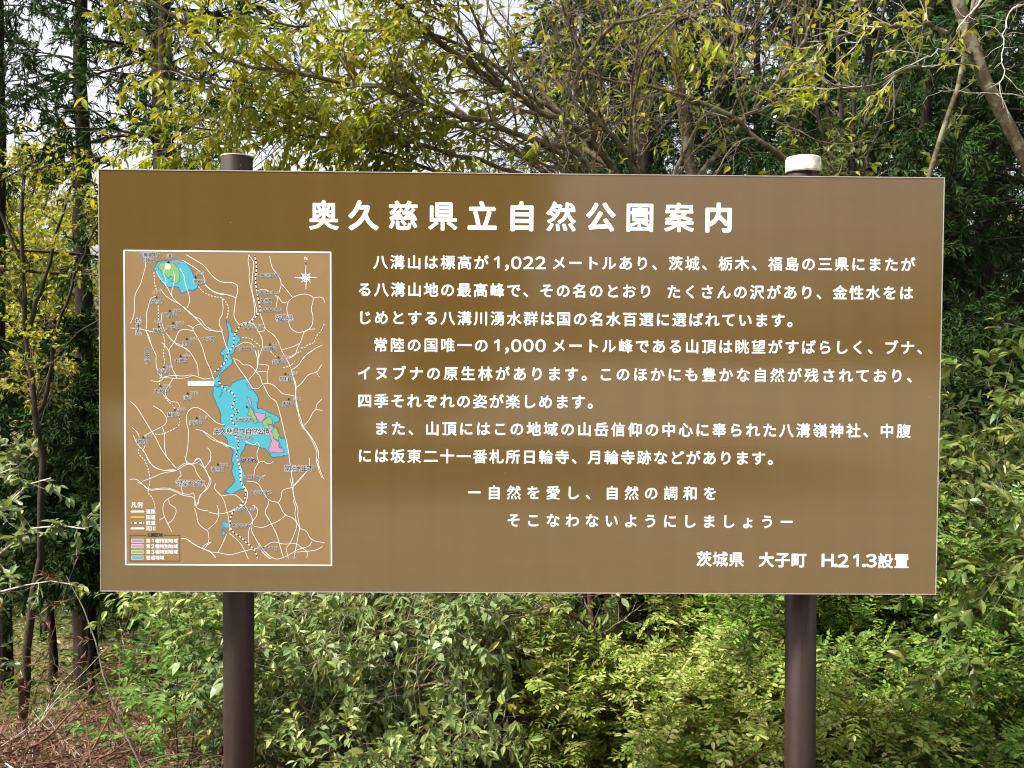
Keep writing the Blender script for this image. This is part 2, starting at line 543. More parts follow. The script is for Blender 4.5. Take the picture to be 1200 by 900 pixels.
def pxline(acc, pts, wpx, y, mat, sm=1, dash=None):
    P = np.array([bp_(*p) for p in pts])
    P = smooth_line(P, sm)
    w = wpx / 323.0 / 2
    if dash:
        on, off = dash[0] / 323.0, dash[1] / 323.0
        seg = np.linalg.norm(np.diff(P, axis=0), axis=1)
        cum = np.concatenate([[0], np.cumsum(seg)])
        s = 0.0
        A, B = [], []
        f = lambda q: np.array([np.interp(q, cum, P[:, 0]), np.interp(q, cum, P[:, 1])])
        while s < cum[-1]:
            A.append(f(s)); B.append(f(min(s + on, cum[-1]))); s += on + off
        strip_edges(acc, A, B, w, y, mat, discs=False)
    else:
        strip_edges(acc, P[:-1], P[1:], w, y, mat)


def pxpoly(acc, pts, y, mat, outline=None, omat=0, oy=None, sm=1):
    P = np.array([bp_(*p) for p in pts])
    if outline:                                      # ragged, hand-drawn boundary
        nx_ = np.roll(P, -1, 0)
        P = np.concatenate([P[:, None], P[:, None] * 0.66 + nx_[:, None] * 0.34, P[:, None] * 0.33 + nx_[:, None] * 0.67], 1).reshape(-1, 2)
        P = P + JIT.normal(0, 0.45 / 323, P.shape)
    P = np.concatenate([P, P[:1]])
    P = smooth_line(P, sm)[:-1]
    tri = tessellate_polygon([[Vector((p[0], p[1], 0)) for p in P]])
    acc.add(flat(P, y), [np.array(tri)], mat)
    if outline:
        strip_edges(acc, P, np.roll(P, -1, 0), outline / 646.0, oy, omat)


# glyphs from Blender's built-in font
GL = {}


def load_glyphs(chars):
    obs = {}
    for ch in sorted(set(chars)):
        if ch in GL or ch in ' \u3000':
            continue
        cu = bpy.data.curves.new('glyph', 'FONT')
        cu.body = ch; cu.size = 1.0; cu.resolution_u = 3
        o = bpy.data.objects.new('glyph', cu); COL.objects.link(o)
        obs[ch] = o
    bpy.context.view_layer.update()
    dg = bpy.context.evaluated_depsgraph_get()
    for ch, o in obs.items():
        me = bpy.data.meshes.new_from_object(o.evaluated_get(dg))
        V = np.array([v.co[:2] for v in me.vertices]).reshape(-1, 2)
        T, cnt = [], {}
        for p_ in me.polygons:
            vs = list(p_.vertices)
            for k_ in range(1, len(vs) - 1):
                T.append((vs[0], vs[k_], vs[k_ + 1]))
            for k_ in range(len(vs)):
                key = tuple(sorted((vs[k_], vs[(k_ + 1) % len(vs)])))
                cnt[key] = cnt.get(key, 0) + 1
        E_ = np.array([k_ for k_, c_ in cnt.items() if c_ == 1])
        ink = 0.0
        if len(T):
            Tn = np.array(T); A_, B_, C_ = V[Tn[:, 0]], V[Tn[:, 1]], V[Tn[:, 2]]
        per = np.linalg.norm(V[E_[:, 0]] - V[E_[:, 1]], axis=1).sum() if len(E_) else 0
        GL[ch] = (V, np.array(T), E_, per)
        bpy.data.meshes.remove(me)
        cu = o.data
        bpy.data.objects.remove(o); bpy.data.curves.remove(cu)


def put_glyph(acc, ch, cx, cz, em, bold, y, mat, sx=1.0, dj=2e-4, ang=0.0):
    if ch in ' \u3000':
        return
    if ch == '１':                                   # a plain one: flag and stem, no foot
        A_ = np.array([(-0.15 * sx, 0.20), (0.05 * sx, 0.345), (0.05 * sx, 0.345)]) * em + np.array([cx, cz])
        B_ = np.array([(0.05 * sx, 0.345), (0.05 * sx, -0.345), (0.05 * sx, 0.1)]) * em + np.array([cx, cz])
        strip_edges(acc, A_, B_, (0.038 + bold) * em, y, mat, sides=10, dj=dj)
        return
    V, T, E_, per = GL[ch]
    if not len(T):
        return
    if ord(ch) < 256 or 0xFF0B < ord(ch) < 0xFF5B:
        ctr = np.array([(V[:, 0].min() + V[:, 0].max()) / 2, 0.37])
    else:
        ctr = np.array([0.5, 0.38])
    Q = (V - ctr) * np.array([sx, 1.0]) * em
    if ang:
        c_, s_ = math.cos(ang), math.sin(ang)
        Q = Q @ np.array([[c_, s_], [-s_, c_]])
    Q = Q + np.array([cx, cz])
    acc.add(flat(Q, y), [T], mat)
    r_ = bold * em
    if callable(bold) is False and r_ > 0:
        strip_edges(acc, Q[E_[:, 0]], Q[E_[:, 1]], r_, y + 1e-4, mat, sides=8, dj=dj)


def bold_for(ch, base):
    per = GL[ch][3] if ch in GL else 0
    return base * (1.0 if per < 9 else 0.72 if per < 13 else 0.5 if per < 17 else 0.38)


def text(acc, s, p0, p1, empx, bold, y=4e-4, mat=0, sx=1.0, halo=None):
    """s spread evenly from the centre of its first character (photo px p0) to the last (p1)"""
    a_, b_ = np.array(bp_(*p0)), np.array(bp_(*p1))
    k = max(len(s) - 1, 1)
    em = empx / 323.0
    for i, ch in enumerate(s):
        c = a_ + (b_ - a_) * (i / k)
        wide = ch in '0123456789HN.,'
        if wide:                                     # the full-width forms match the weight of the kana
            ch = chr(ord(ch) + 0xFEE0)
        s_x = sx * (1.12 if wide else 1.0)
        e_ = em * (1.08 if wide else 1.0)
        bd = bold_for(ch, bold)
        if halo:
            put_glyph(acc, ch, c[0], c[1], e_, halo[0], y, halo[1], s_x)
            put_glyph(acc, ch, c[0], c[1], e_, bd, y + 5e-4, mat, s_x)
        else:
            put_glyph(acc, ch, c[0], c[1], e_, bd, y, mat, s_x)


TITLE = [("奥久慈県立自然公園案内", (379.5, 252), (842, 255))]
PARA1 = [("八溝山は標高が", (446, 307), (564, 307.6)), ("1", (583, 307.8), (583, 307.8)), (",", (594, 308), (594, 308)), ("022", (605, 308), (633.5, 308)),
         ("メートルあり、茨城、栃木、福島の三県にまたが", (655, 308), (1064, 309.8)),
         ("る八溝山地の最高峰で、その名のとおり", (427.5, 339), (756.5, 341.3)), ("たくさんの沢があり、金性水をは", (789.6, 341.8), (1062, 343.2)),
         ("じめとする八溝川湧水群は国の名水百選に選ばれています。", (427.5, 372), (931, 375.4))]
PARA2 = [("常陸の国唯一の", (446, 404), (564, 404.6)), ("1", (583, 405), (583, 405)), (",", (594, 405), (594, 405)), ("000", (605, 405), (633.5, 405)),
         ("メートル峰である山頂は眺望がすばらしく、ブナ、", (655, 405), (1083, 407.4)),
         ("イヌブナの原生林があります。このほかにも豊かな自然が残されており、", (427, 437), (1071, 440.4)),
         ("四季それぞれの姿が楽しめます。", (427.5, 469.5), (697, 471))]
PARA3 = [("また、山頂にはこの地域の山岳信仰の中心に奉られた八溝嶺神社、中腹", (447, 501.8), (1059, 505)),
         ("には坂東二十一番札所日輪寺、月輪寺跡などがあります。", (427.5, 534), (908, 537))]
SLOGAN = [("ー自然を愛し、自然の調和を", (556, 577), (832, 578)), ("そこなわないようにしましょうー", (602, 609.5), (922, 611.5))]
CREDIT = [("茨城県", (825, 655), (863, 655.4)), ("大子町", (898, 655.8), (936, 656.2)), ("H", (970, 656.6), (970, 656.6)), (".", (979.5, 657), (979.5, 657)),
          ("2", (988, 657), (988, 657)), ("1", (1004, 657), (1004, 657)), (".", (1012.5, 657), (1012.5, 657)), ("3", (1021, 657), (1021, 657)), ("設置", (1037.5, 657.2), (1056.5, 657.4))]
ALLTXT = ''.join(q[0] for B_ in (TITLE, PARA1, PARA2, PARA3, SLOGAN, CREDIT) for q in B_)
load_glyphs(ALLTXT + '０１２３４５６７８９ＨＮ．，')
for nm, blk, em_, bd_ in (('title_lettering', TITLE, 35.5, 0.034), ('paragraph_lettering', PARA1, 17.4, 0.025), ('paragraph_lettering', PARA2, 17.4, 0.025),
                          ('paragraph_lettering', PARA3, 17.4, 0.025), ('slogan_lettering', SLOGAN, 17.2, 0.025), ('date_lettering', CREDIT, 18.6, 0.031)):
    acc = Acc()
    for s_, p0, p1 in blk:
        text(acc, s_, p0, p1, em_, bd_)
    acc.build(nm, M['white'], board)

# ------------------------------------------------------------------ the map on the board
OA, OB, OC, OD, OE, OF = (140, 285), (260, 285), (140, 410), (260, 410), (140, 535), (260, 535)
KZ = 130 / 900.0


def c2(o, pts):
    return [(o[0] + x * KZ, o[1] + y * KZ) for x, y in pts]


MAPC = [(145.5, 293.5), (387.5, 295.8), (388.5, 662.5), (147.5, 661.5)]
acc = Acc()
pxpoly(acc, MAPC, 3e-4, 0, sm=0)
map_panel = acc.build('map_panel', M['map'], board)
acc = Acc()
Q = [np.array(bp_(*p)) for p in MAPC]
strip_edges(acc, Q, Q[1:] + Q[:1], 0.85 / 323, 2.2e-3, 0, sides=4)
acc.build('map_border', M['white'], map_panel)

ROADS = [
 (OA, [(210,110),(215,180),(190,270),(170,340),(120,420),(125,540),(110,610),(90,648)], 1.6),
 (OA, [(545,95),(620,140),(690,180),(745,260),(820,320),(910,315),(960,340),(960,400),(945,440),(935,520),(925,600),(970,660)], 1.9),
 (OA, [(515,140),(600,190),(655,230),(688,270),(690,330),(740,385),(830,420),(870,415),(940,440)], 1.9),
 (OA, [(695,340),(745,378),(800,405),(850,410)], 1.2),
 (OA, [(300,230),(330,290),(380,340),(415,410),(430,440),(480,490),(540,530),(610,600),(660,650),(700,700),(760,712),(830,715)], 1.6),
 (OA, [(335,370),(370,425),(430,465),(500,500),(560,560),(620,605),(660,612),(690,665),(740,700),(790,718),(835,712)], 1.5),
 (OA, [(375,195),(355,240),(380,300),(375,345)], 1.5),
 (OA, [(440,230),(450,300),(420,400),(430,440)], 1.5),
 (OA, [(490,205),(525,260),(530,320),(560,400),(575,470),(550,520)], 1.6),
 (OA, [(300,430),(250,445),(235,520),(215,580),(225,640),(215,705)], 1.7),
 (OA, [(90,688),(130,690),(210,705),(270,722),(350,718)], 1.6),
 (OA, [(212,705),(245,760),(252,810),(290,895),(300,915),(295,985),(320,1065),(350,1090)], 1.6),
 (OA, [(215,712),(260,830),(295,900)], 1.4),
 (OA, [(345,565),(340,640),(370,720),(420,780),(470,830),(540,850),(580,890),(600,925),(635,985),(640,1075)], 1.7),
 (OA, [(385,735),(430,800),(500,825),(560,880)], 1.2),
 (OA, [(415,925),(405,900),(400,860),(450,800),(480,705),(540,700),(600,710)], 1.6),
 (OA, [(560,668),(590,680),(600,710),(630,760),(665,820),(690,900),(700,945),(740,1025),(750,1065),(770,1115)], 1.7),
 (OA, [(605,720),(645,780),(680,860),(690,900)], 1.2),
 (OA, [(597,690),(620,665),(660,655)], 1.5),
 (OA, [(830,715),(845,770),(870,850),(885,870)], 1.8),
 (OA, [(835,450),(845,560),(800,640),(835,710)], 1.6),
 (OB, [(222,95),(210,140),(225,200),(220,300),(245,400),(260,480),(268,560),(260,600),(220,640)], 1.5),
 (OB, [(215,95),(240,120),(262,160),(250,250),(240,380),(262,450),(282,540),(285,580)], 1.7),
 (OB, [(388,105),(405,200),(450,250),(488,320),(465,400)], 1.6),
 (OB, [(290,385),(340,370),(385,390)], 1.4),
 (OB, [(490,335),(575,440)], 1.5),
 (OB, [(430,425),(455,430),(440,520)], 1.5), (OB, [(455,430),(495,490),(530,475)], 1.5),
 (OB, [(575,440),(535,475),(525,540),(540,600),(545,660),(565,700),(610,725),(665,720),(735,680),(742,580),(720,540),(750,440),(710,420),(670,410),(620,420),(575,440)], 1.6),
 (OB, [(750,440),(820,435),(835,480)], 1.5), (OB, [(665,725),(700,700),(755,695)], 1.5),
 (OB, [(665,725),(640,800),(610,860),(600,900),(560,930),(540,935)], 1.7), (OB, [(490,865),(560,845),(600,830),(635,810)], 1.5),
 (OB, [(740,870),(690,900),(660,930),(620,995),(570,1025)], 1.5), (OB, [(700,895),(760,850),(815,828)], 1.5),
 (OB, [(310,570),(335,640),(355,700),(420,740),(460,800),(480,860),(500,900),(530,945),(565,1025)], 1.7),
 (OB, [(255,650),(300,720),(330,780),(332,840),(310,900),(295,935)], 1.6), (OB, [(290,720),(355,710),(345,670)], 1.3),
 (OB, [(110,840),(180,800),(240,810),(270,850),(280,900),(290,935),(290,1025),(220,1105)], 1.6), (OB, [(140,660),(190,640),(220,648),(250,650)], 1.6),
 (OC, [(340,225),(430,205),(520,215),(580,200),(640,220),(690,240),(760,225)], 1.6),
 (OC, [(345,222),(460,232),(550,228),(590,208)], 1.3), (OC, [(255,245),(300,262),(340,250),(360,225)], 1.5),
 (OC, [(345,-60),(400,0),(415,60),(420,140),(450,190),(465,228)], 1.5),
 (OC, [(435,230),(400,290),(370,330),(375,380),(420,425),(470,420),(490,460)], 1.5),
 (OC, [(90,420),(140,460),(200,560),(260,660),(300,720),(340,810),(410,900),(460,960)], 1.7),
 (OC, [(275,455),(340,490),(385,550),(380,600),(330,630),(260,665),(200,700)], 1.6),
 (OC, [(350,630),(370,690),(365,800),(385,870)], 1.6), (OC, [(105,630),(155,680),(160,705)], 1.4),
 (OC, [(115,695),(140,760),(200,820),(240,900),(270,945),(330,975),(420,980),(465,980)], 1.7), (OC, [(195,810),(210,770)], 1.3),
 (OC, [(545,915),(535,885),(555,800),(560,700),(560,640),(540,580),(550,500),(600,465),(640,468),(700,505),(750,560),(800,600),(850,605)], 1.7),
 (OC, [(620,645),(680,655),(760,715),(830,760),(895,785)], 1.5), (OC, [(680,662),(745,730),(820,752),(880,790)], 1.2),
 (OC, [(715,795),(740,820),(742,900),(735,905)], 1.5), (OC, [(600,920),(615,890),(640,875),(660,890),(690,955)], 1.5),
 (OD, [(300,0),(295,70),(290,160),(220,240)], 1.6), (OD, [(265,0),(290,70)], 1.4),
 (OD, [(90,70),(140,85),(170,125),(230,120),(280,180),(310,210),(330,280)], 1.6),
 (OD, [(100,85),(130,140),(200,230),(250,315)], 1.7), (OD, [(295,115),(370,120),(385,145),(365,180),(370,270)], 1.4),
 (OD, [(280,180),(330,175),(365,180)], 1.4), (OD, [(250,315),(300,315),(330,275),(400,270),(460,320),(485,355),(545,365),(600,375)], 1.6),
 (OD, [(340,290),(390,390),(440,410),(465,490),(490,590),(510,680),(530,760),(545,850),(548,900),(560,955),(570,1045),(580,1105)], 1.8),
 (OD, [(565,160),(580,230),(600,300),(600,380),(605,470),(640,550),(655,620),(715,690),(765,770),(790,850),(775,900)], 2.0),
 (OD, [(590,235),(608,300),(592,380),(620,470),(625,560),(650,620)], 1.4), (OD, [(650,625),(700,680),(735,740),(775,830),(765,900),(790,960)], 1.4),
 (OD, [(570,160),(620,130),(680,40),(740,5)], 1.6), (OD, [(605,305),(650,270),(700,195),(770,185),(810,120)], 1.6), (OD, [(770,185),(790,220)], 1.5),
 (OD, [(660,620),(710,570),(740,500),(765,485),(765,445),(810,400)], 1.6), (OD, [(765,485),(815,490)], 1.5),
 (OD, [(190,740),(270,780),(280,745),(310,770),(280,840),(295,900),(300,915),(265,965),(260,1025)], 1.5), (OD, [(-10,745),(60,780),(110,800)], 1.6),
 (OE, [(215,0),(250,60),(320,105),(400,118),(465,112)], 1.5), (OE, [(300,90),(360,118),(430,100),(470,118)], 1.2),
 (OE, [(185,200),(260,175),(350,132),(460,118),(540,60),(600,65),(660,30)], 1.6),
 (OE, [(470,95),(530,50),(590,62),(620,30),(650,15)], 1.3),
 (OE, [(530,0),(545,45),(590,65),(615,90),(620,130),(690,220),(705,260)], 1.5),
 (OE, [(660,30),(690,95),(720,150),(752,200),(712,270),(660,300),(630,390),(620,410)], 1.6), (OE, [(650,60),(700,100),(715,140),(735,200),(700,272),(650,310),(640,385)], 1.4),
 (OE, [(740,0),(735,40),(690,95)], 1.6), (OE, [(490,115),(505,160),(475,165),(500,240),(515,310)], 1.5),
 (OE, [(85,185),(130,180),(170,205),(240,278),(300,268),(390,262),(460,285),(515,318),(610,325),(620,400)], 1.6),
 (OE, [(145,205),(200,235),(245,270),(330,255),(400,255),(455,275),(510,300),(570,310),(600,290),(612,330),(612,400)], 1.4),
 (OE, [(460,305),(390,345),(360,370),(350,430),(365,490),(395,550),(425,610)], 1.6), (OE, [(400,350),(405,390),(470,420),(440,510),(395,545)], 1.5),
 (OE, [(365,490),(325,515)], 1.4), (OE, [(610,420),(630,480),(635,540),(690,590),(720,600),(730,680),(700,740),(680,750)], 1.5),
 (OE, [(620,410),(660,435),(715,438)], 1.6), (OE, [(725,450),(800,470),(870,455),(960,430),(1010,395)], 1.6),
 (OE, [(795,395),(805,440),(800,520),(720,590)], 1.5), (OE, [(780,220),(765,260),(830,320),(855,370),(870,440),(885,490),(895,600)], 1.5),
 (OE, [(505,665),(545,665),(600,710),(680,750),(740,770),(780,820)], 2.6), (OE, [(740,775),(800,778),(870,795),(910,798),(980,775),(1090,748),(1130,745)], 1.7),
 (OE, [(800,778),(840,700),(870,630)], 1.6), (OE, [(830,320),(890,310),(950,310),(1000,365)], 1.6), (OE, [(675,740),(690,715),(750,690),(720,715)], 1.4),
 (OF, [(120,0),(165,120),(150,210),(200,265),(212,310),(190,390),(170,400)], 2.6),
 (OF, [(290,55),(330,30),(375,65),(420,40)], 1.6), (OF, [(205,200),(290,205),(330,280),(380,360),(460,370),(480,420),(515,480),(570,490),(610,540),(640,590),(690,600),(720,680),(835,700)], 1.6),
 (OF, [(300,205),(310,180),(350,150)], 1.5), (OF, [(575,180),(580,240),(575,300),(600,380),(620,420),(615,500),(635,570),(610,690),(585,830)], 1.6),
 (OF, [(555,180),(570,250),(590,330),(580,370),(600,400),(590,480),(615,550),(580,650),(550,710),(520,740),(540,830)], 1.4),
 (OF, [(580,240),(640,170),(700,110),(715,60),(710,10)], 1.5), (OF, [(590,235),(650,175),(695,105)], 1.2),
 (OF, [(780,20),(790,90),(825,180)], 1.5), (OF, [(765,30),(780,90),(810,170)], 1.2), (OF, [(575,250),(485,270),(485,330),(460,370)], 1.6),
 (OF, [(380,360),(375,400),(345,450),(370,490),(410,560),(450,640),(470,720),(500,820)], 2.0), (OF, [(515,480),(450,530),(400,545),(330,580),(260,565)], 1.6),
 (OF, [(190,400),(240,480),(252,530),(235,600),(290,690),(320,770),(390,830)], 1.8), (OF, [(300,700),(345,770),(400,830)], 1.2),
 (OF, [(190,425),(260,432),(270,400),(250,395)], 1.4), (OF, [(260,395),(295,430),(280,490),(250,520),(215,600),(215,700)], 1.6),
 (OF, [(330,750),(380,800),(430,835),(490,825),(560,790),(620,750),(710,730),(730,690)], 1.7), (OF, [(345,730),(420,685),(500,715),(600,700),(650,740),(695,770),(690,820)], 1.6),
 (OF, [(610,775),(680,770),(770,760),(815,730)], 1.6), (OF, [(60,620),(130,680),(165,720),(215,830)], 1.6), (OF, [(0,465),(60,450),(130,410),(175,390)], 1.4),
]
BORDERS = [
 (OA, [(280,235),(285,330),(300,380)]), (OA, [(315,480),(315,620),(330,670),(355,740),(370,800),(355,900),(370,955),(350,1035),(320,1125),(335,1195),(380,1265),(440,1325),(480,1395),(495,1475),(430,1515),(340,1555),(270,1545)]),
 (OA, [(640,350),(680,400),(760,435),(835,440),(880,500),(885,560),(870,610)]), (OB, [(640,850),(670,850),(700,820),(745,815),(770,745),(805,715),(830,655)]),
 (OB, [(165,765),(230,770),(270,800),(310,835)]), (OC, [(165,780),(150,830),(170,860),(210,900),(240,985),(250,1075),(225,1155),(280,1215),(290,1295)]),
 (OD, [(395,10),(440,60)]), (OD, [(495,145),(560,130),(600,80)]), (OD, [(545,60),(600,30),(640,10)]),
]
MAIN = [(-71,290),(-71,370),(-41,450),(-11,520),(-6,600),(20,610),(-20,660),(40,720),(60,780),(95,830),(75,900),(95,925),(80,985),(110,1065),(60,1115),(20,1155),(80,1170),(150,1130),(190,1135),(180,1055),(190,1015),(160,955),(140,900),(150,860),(190,770),(270,775),(350,800),(410,870),(480,870),(545,850),(530,760),(510,715),(475,720),(465,690),(450,640),(420,620),(430,590),(465,575),(465,545),(420,525),(330,475),(285,470),(295,400),(250,320),(215,245),(190,225),(100,260),(60,295),(0,290),(-30,298)]
NECK = [(40,-240),(75,-185),(80,-145),(110,-125),(160,-100),(145,-65),(110,-15),(95,20),(65,45),(85,75),(80,120),(20,165),(-18,205),(-25,300),(-72,292),(-62,240),(-20,190),(0,150),(10,100),(18,45),(-10,35),(10,-5),(40,-30),(55,-125)]
acc = Acc()
pxpoly(acc, c2(OD, MAIN), 5e-4, 0, 0.8, 1, 6.5e-4, 0)
pxpoly(acc, c2(OD, NECK), 5.4e-4, 0, 0.8, 1, 6.8e-4, 0)
pxpoly(acc, c2(OA, [(275,210),(310,150),(340,140),(400,150),(440,130),(540,155),(590,230),(600,260),(640,320),(635,365),(600,380),(560,380),(500,408),(480,360),(450,350),(400,355),(370,345),(330,300),(300,230)]), 5e-4, 0, 0.8, 1, 6.5e-4, 0)
pxpoly(acc, c2(OE, [(830,525),(880,535),(898,560),(870,580),(845,570)]), 5e-4, 0, 0.6, 1, 6.5e-4)
pxpoly(acc, c2(OE, [(835,590),(862,620),(835,638)]), 5e-4, 0, 0.6, 1, 6.5e-4)
acc.build('park_area', [M['cyan'], M['navy']], map_panel)
acc = Acc()
for g_ in ([(235,460),(275,550),(290,580),(265,600),(240,545),(210,530)], [(320,585),(380,540),(415,570),(415,612),(375,598),(392,690),(340,620)], [(425,622),(450,650),(465,690),(455,738),(420,720),(405,660)], [(465,740),(490,790),(468,790)], [(-5,335),(12,340),(-5,365),(-15,390)]):
    pxpoly(acc, c2(OD, g_), 9e-4, 0, 0.5, 1, 1.05e-3, 0)
pxpoly(acc, c2(OA, [(340,150),(380,160),(440,160),(480,210),(485,250),(485,310),(465,325),(420,310),(430,270),(410,265),(395,290),(375,260),(350,230),(320,215),(310,190)]), 9e-4, 0, 0.5, 1, 1.05e-3, 0)
acc.build('second_zone', [M['green'], M['navy']], map_panel)
acc = Acc()
for g_ in ([(195,265),(245,320),(235,330),(200,290)], [(200,380),(225,385),(240,440),(270,510),(350,515),(355,545),(320,585),(300,580),(275,545),(245,470)], [(370,595),(385,610),(422,625),(404,660),(420,720),(455,742),(465,795),(505,805),(500,830),(420,830),(390,840),(380,790),(405,740),(390,690)]):
    pxpoly(acc, c2(OD, g_), 1.1e-3, 0, 0.5, 1, 1.25e-3, 0)
acc.build('pink_zone', [M['pink'], M['navy']], map_panel)

acc = Acc()
for o_, p_, w_ in ROADS:
    pxline(acc, c2(o_, p_), w_ * 0.36, 1.4e-3, 0, 2)
for o_, p_ in BORDERS:
    pxline(acc, c2(o_, p_), 0.8, 1.4e-3, 0, 1, dash=(2.2, 1.5))
acc.add(flat([bp_(*p) for p in c2(OC, [(555, 252), (770, 252), (768, 291), (555, 291)])], 1.75e-3), [np.array([(0, 1, 2, 3)])], 0)
pxpoly(acc, c2(OA, [(372, 165), (415, 170), (415, 215), (365, 210)]), 1.75e-3, 0)
acc.build('road_and_river_lines', M['white'], map_panel)

RAIL = [c2(OB, [(268,100),(285,200),(270,290),(285,400),(300,480),(315,530),(300,570),(260,610),(220,648),(150,665),(110,720),(95,780),(100,830),(65,870),(40,900),(40,945),(0,1000),(-50,1035),(-65,1055)]),
        c2(OD, [(-30,250),(20,320),(80,340),(110,370),(100,430),(70,470),(140,490),(130,510),(70,540),(85,590),(125,620),(100,690),(140,740),(135,790),(115,830),(125,880),(150,965),(145,1065),(190,1130),(195,1180),(175,1235),(130,1275),(70,1335),(65,1465),(150,1515),(200,1565),(270,1625),(290,1690)])]
acc = Acc()
for p_ in RAIL:
    pxline(acc, p_, 1.3, 1.75e-3, 0, 2)
    pxline(acc, p_, 1.5, 2.05e-3, 1, 2, dash=(2.1, 2.6))
acc.build('railway_line', [M['white'], M['black']], map_panel)

# compass
acc = Acc()
cx, cy = c2(OB, [(682, 280)])[0]
for k_ in range(8):
    an = math.pi / 4 * k_
    L_ = 13.2 if k_ % 2 == 0 else 7.6
    wd = 1.9
    tip = (cx + math.sin(an) * L_, cy - math.cos(an) * L_)
    for sgn, mt in ((-1, 0), (1, 1)):
        s_ = (cx + math.sin(an + sgn * math.pi / 8) * 3.4, cy - math.cos(an + sgn * math.pi / 8) * 3.4)
        V_ = flat([bp_(cx, cy), bp_(*s_), bp_(*tip)], 1.4e-3 + 1e-5 * k_)
        acc.add(V_, [np.array([(0, 1, 2)])], mt)
    strip_edges(acc, [bp_(cx, cy)], [bp_(*tip)], 0.32 / 323, 1.7e-3, 0, discs=False)
for k_ in range(12):
    a0, a1 = k_ * math.pi / 6, (k_ + 1) * math.pi / 6
    strip_edges(acc, [bp_(cx + 4.6 * math.cos(a0), cy + 4.6 * math.sin(a0))], [bp_(cx + 4.6 * math.cos(a1), cy + 4.6 * math.sin(a1))], 0.3 / 323, 1.75e-3, 0)
pxline(acc, c2(OB, [(682, 190), (682, 145)]), 0.7, 1.4e-3, 0)
acc.add(flat([bp_(*p) for p in c2(OB, [(682, 145), (690, 175), (674, 175)])], 1.8e-3), [np.array([(0, 1, 2)])], 1)
load_glyphs("N")
cc = bp_(*c2(OB, [(682, 122)])[0])
put_glyph(acc, 'N', cc[0], cc[1], 5.0 / 323, 0.02, 1.5e-3, 0)
acc.build('compass_rose', [M['white'], M['navy']], map_panel)

# names on the map: (crop, text, x, y of the middle, pitch in crop units, em px, vertical)
NAMES = [
 (OA, "八溝嶺神社", 240, 94, 34, 4.8, 0), (OA, "日輪寺", 245, 136, 36, 4.8, 0), (OA, "八溝山", 405, 106, 34, 4.4, 0), (OA, "花瓶山", 302, 472, 34, 4.8, 0), (OA, "高笹山", 652, 312, 34, 4.8, 0),
 (OA, "尺丈山", 410, 582, 34, 4.8, 0), (OA, "萬蔵山", 325, 710, 34, 4.8, 0), (OA, "八塩山", 432, 685, 34, 4.8, 0), (OA, "室山", 545, 812, 34, 4.8, 0), (OA, "大子町", 725, 776, 36, 5.0, 0),
 (OA, "栃木県", 155, 676, 46, 6.2, 1), (OA, "大田原市", 225, 912, 34, 4.8, 1),
 (OB, "いわきはなわ", 378, 260, 30, 4.6, 0), (OB, "いわきいしい", 372, 402, 30, 4.6, 0), (OB, "矢祭町", 365, 468, 34, 4.8, 0), (OB, "みなみいしい", 400, 540, 28, 4.6, 0),
 (OB, "福島県", 508, 606, 46, 6.6, 0), (OB, "ひがしだて", 262, 676, 36, 4.8, 0), (OB, "明神山", 392, 857, 34, 4.8, 0), (OB, "やまつりやま", 205, 855, 25, 4.2, 0),
 (OC, "大沢山", 498, 88, 34, 4.8, 0), (OC, "白尾山", 360, 172, 34, 4.8, 0), (OC, "大倉山", 340, 332, 40, 4.8, 0), (OC, "滝山", 555, 390, 34, 4.8, 0), (OC, "鷲子山", 440, 525, 34, 4.8, 0),
 (OC, "愛宕山", 620, 590, 34, 4.8, 0), (OC, "鎌倉山", 190, 742, 34, 4.8, 0),
 (OD, "奥久慈県立自然公園", 165, 660, 51, 7.0, 0), (OD, "かみおがわ", 185, 565, 30, 4.8, 0), (OD, "さいがね", 182, 712, 34, 4.8, 0), (OD, "しもおがわ", 195, 892, 32, 4.8, 0),
 (OD, "鍋足山", 465, 98, 34, 4.8, 0), (OD, "竪割山", 522, 236, 34, 4.8, 0), (OD, "男体山", 545, 438, 36, 4.8, 0),
 (OE, "常陸大宮市", 575, 215, 47, 6.6, 0), (OE, "青麻山", 797, 102, 34, 4.8, 0),
 (OF, "常陸太田市", 625, 95, 47, 6.6, 0), (OF, "なかふにゅう", 215, 27, 22, 4.2, 0), (OF, "やまがたじゅく", 258, 166, 24, 4.4, 0), (OF, "のがみはら", 318, 292, 36, 4.8, 0),
 (OF, "たまがわむら", 192, 430, 24, 4.2, 0), (OF, "ひたちおおみや", 160, 560, 26, 4.5, 0), (OF, "うりづら", 370, 745, 46, 5.0, 0),
]
NUMS = [(OA, "1022", 470, 150, 24), (OA, "692", 305, 396, 24), (OA, "922", 655, 244, 24), (OA, "670", 465, 546, 24), (OA, "496", 312, 636, 24), (OA, "606", 490, 646, 24), (OA, "600", 605, 775, 24),
        (OB, "445", 440, 820, 24), (OC, "454", 545, 46, 24), (OC, "361", 408, 138, 24), (OC, "353", 390, 294, 24), (OC, "379", 610, 350, 24), (OC, "463", 503, 482, 24), (OC, "249", 680, 548, 24), (OC, "217", 240, 696, 24),
        (OD, "529", 512, 60, 24), (OD, "658", 585, 190, 24), (OD, "552", 610, 396, 24), (OE, "202", 850, 64, 24)]
TRIS = [(OA, 398, 152), (OA, 300, 436), (OA, 617, 272), (OA, 410, 546), (OA, 320, 674), (OA, 435, 645), (OA, 547, 775), (OB, 390, 820), (OC, 497, 48), (OC, 362, 137), (OC, 333, 293), (OC, 553, 350),
        (OC, 450, 485), (OC, 627, 550), (OC, 193, 707), (OD, 460, 60), (OD, 515, 192), (OD, 543, 398), (OD, 203, 460), (OE, 798, 62)]
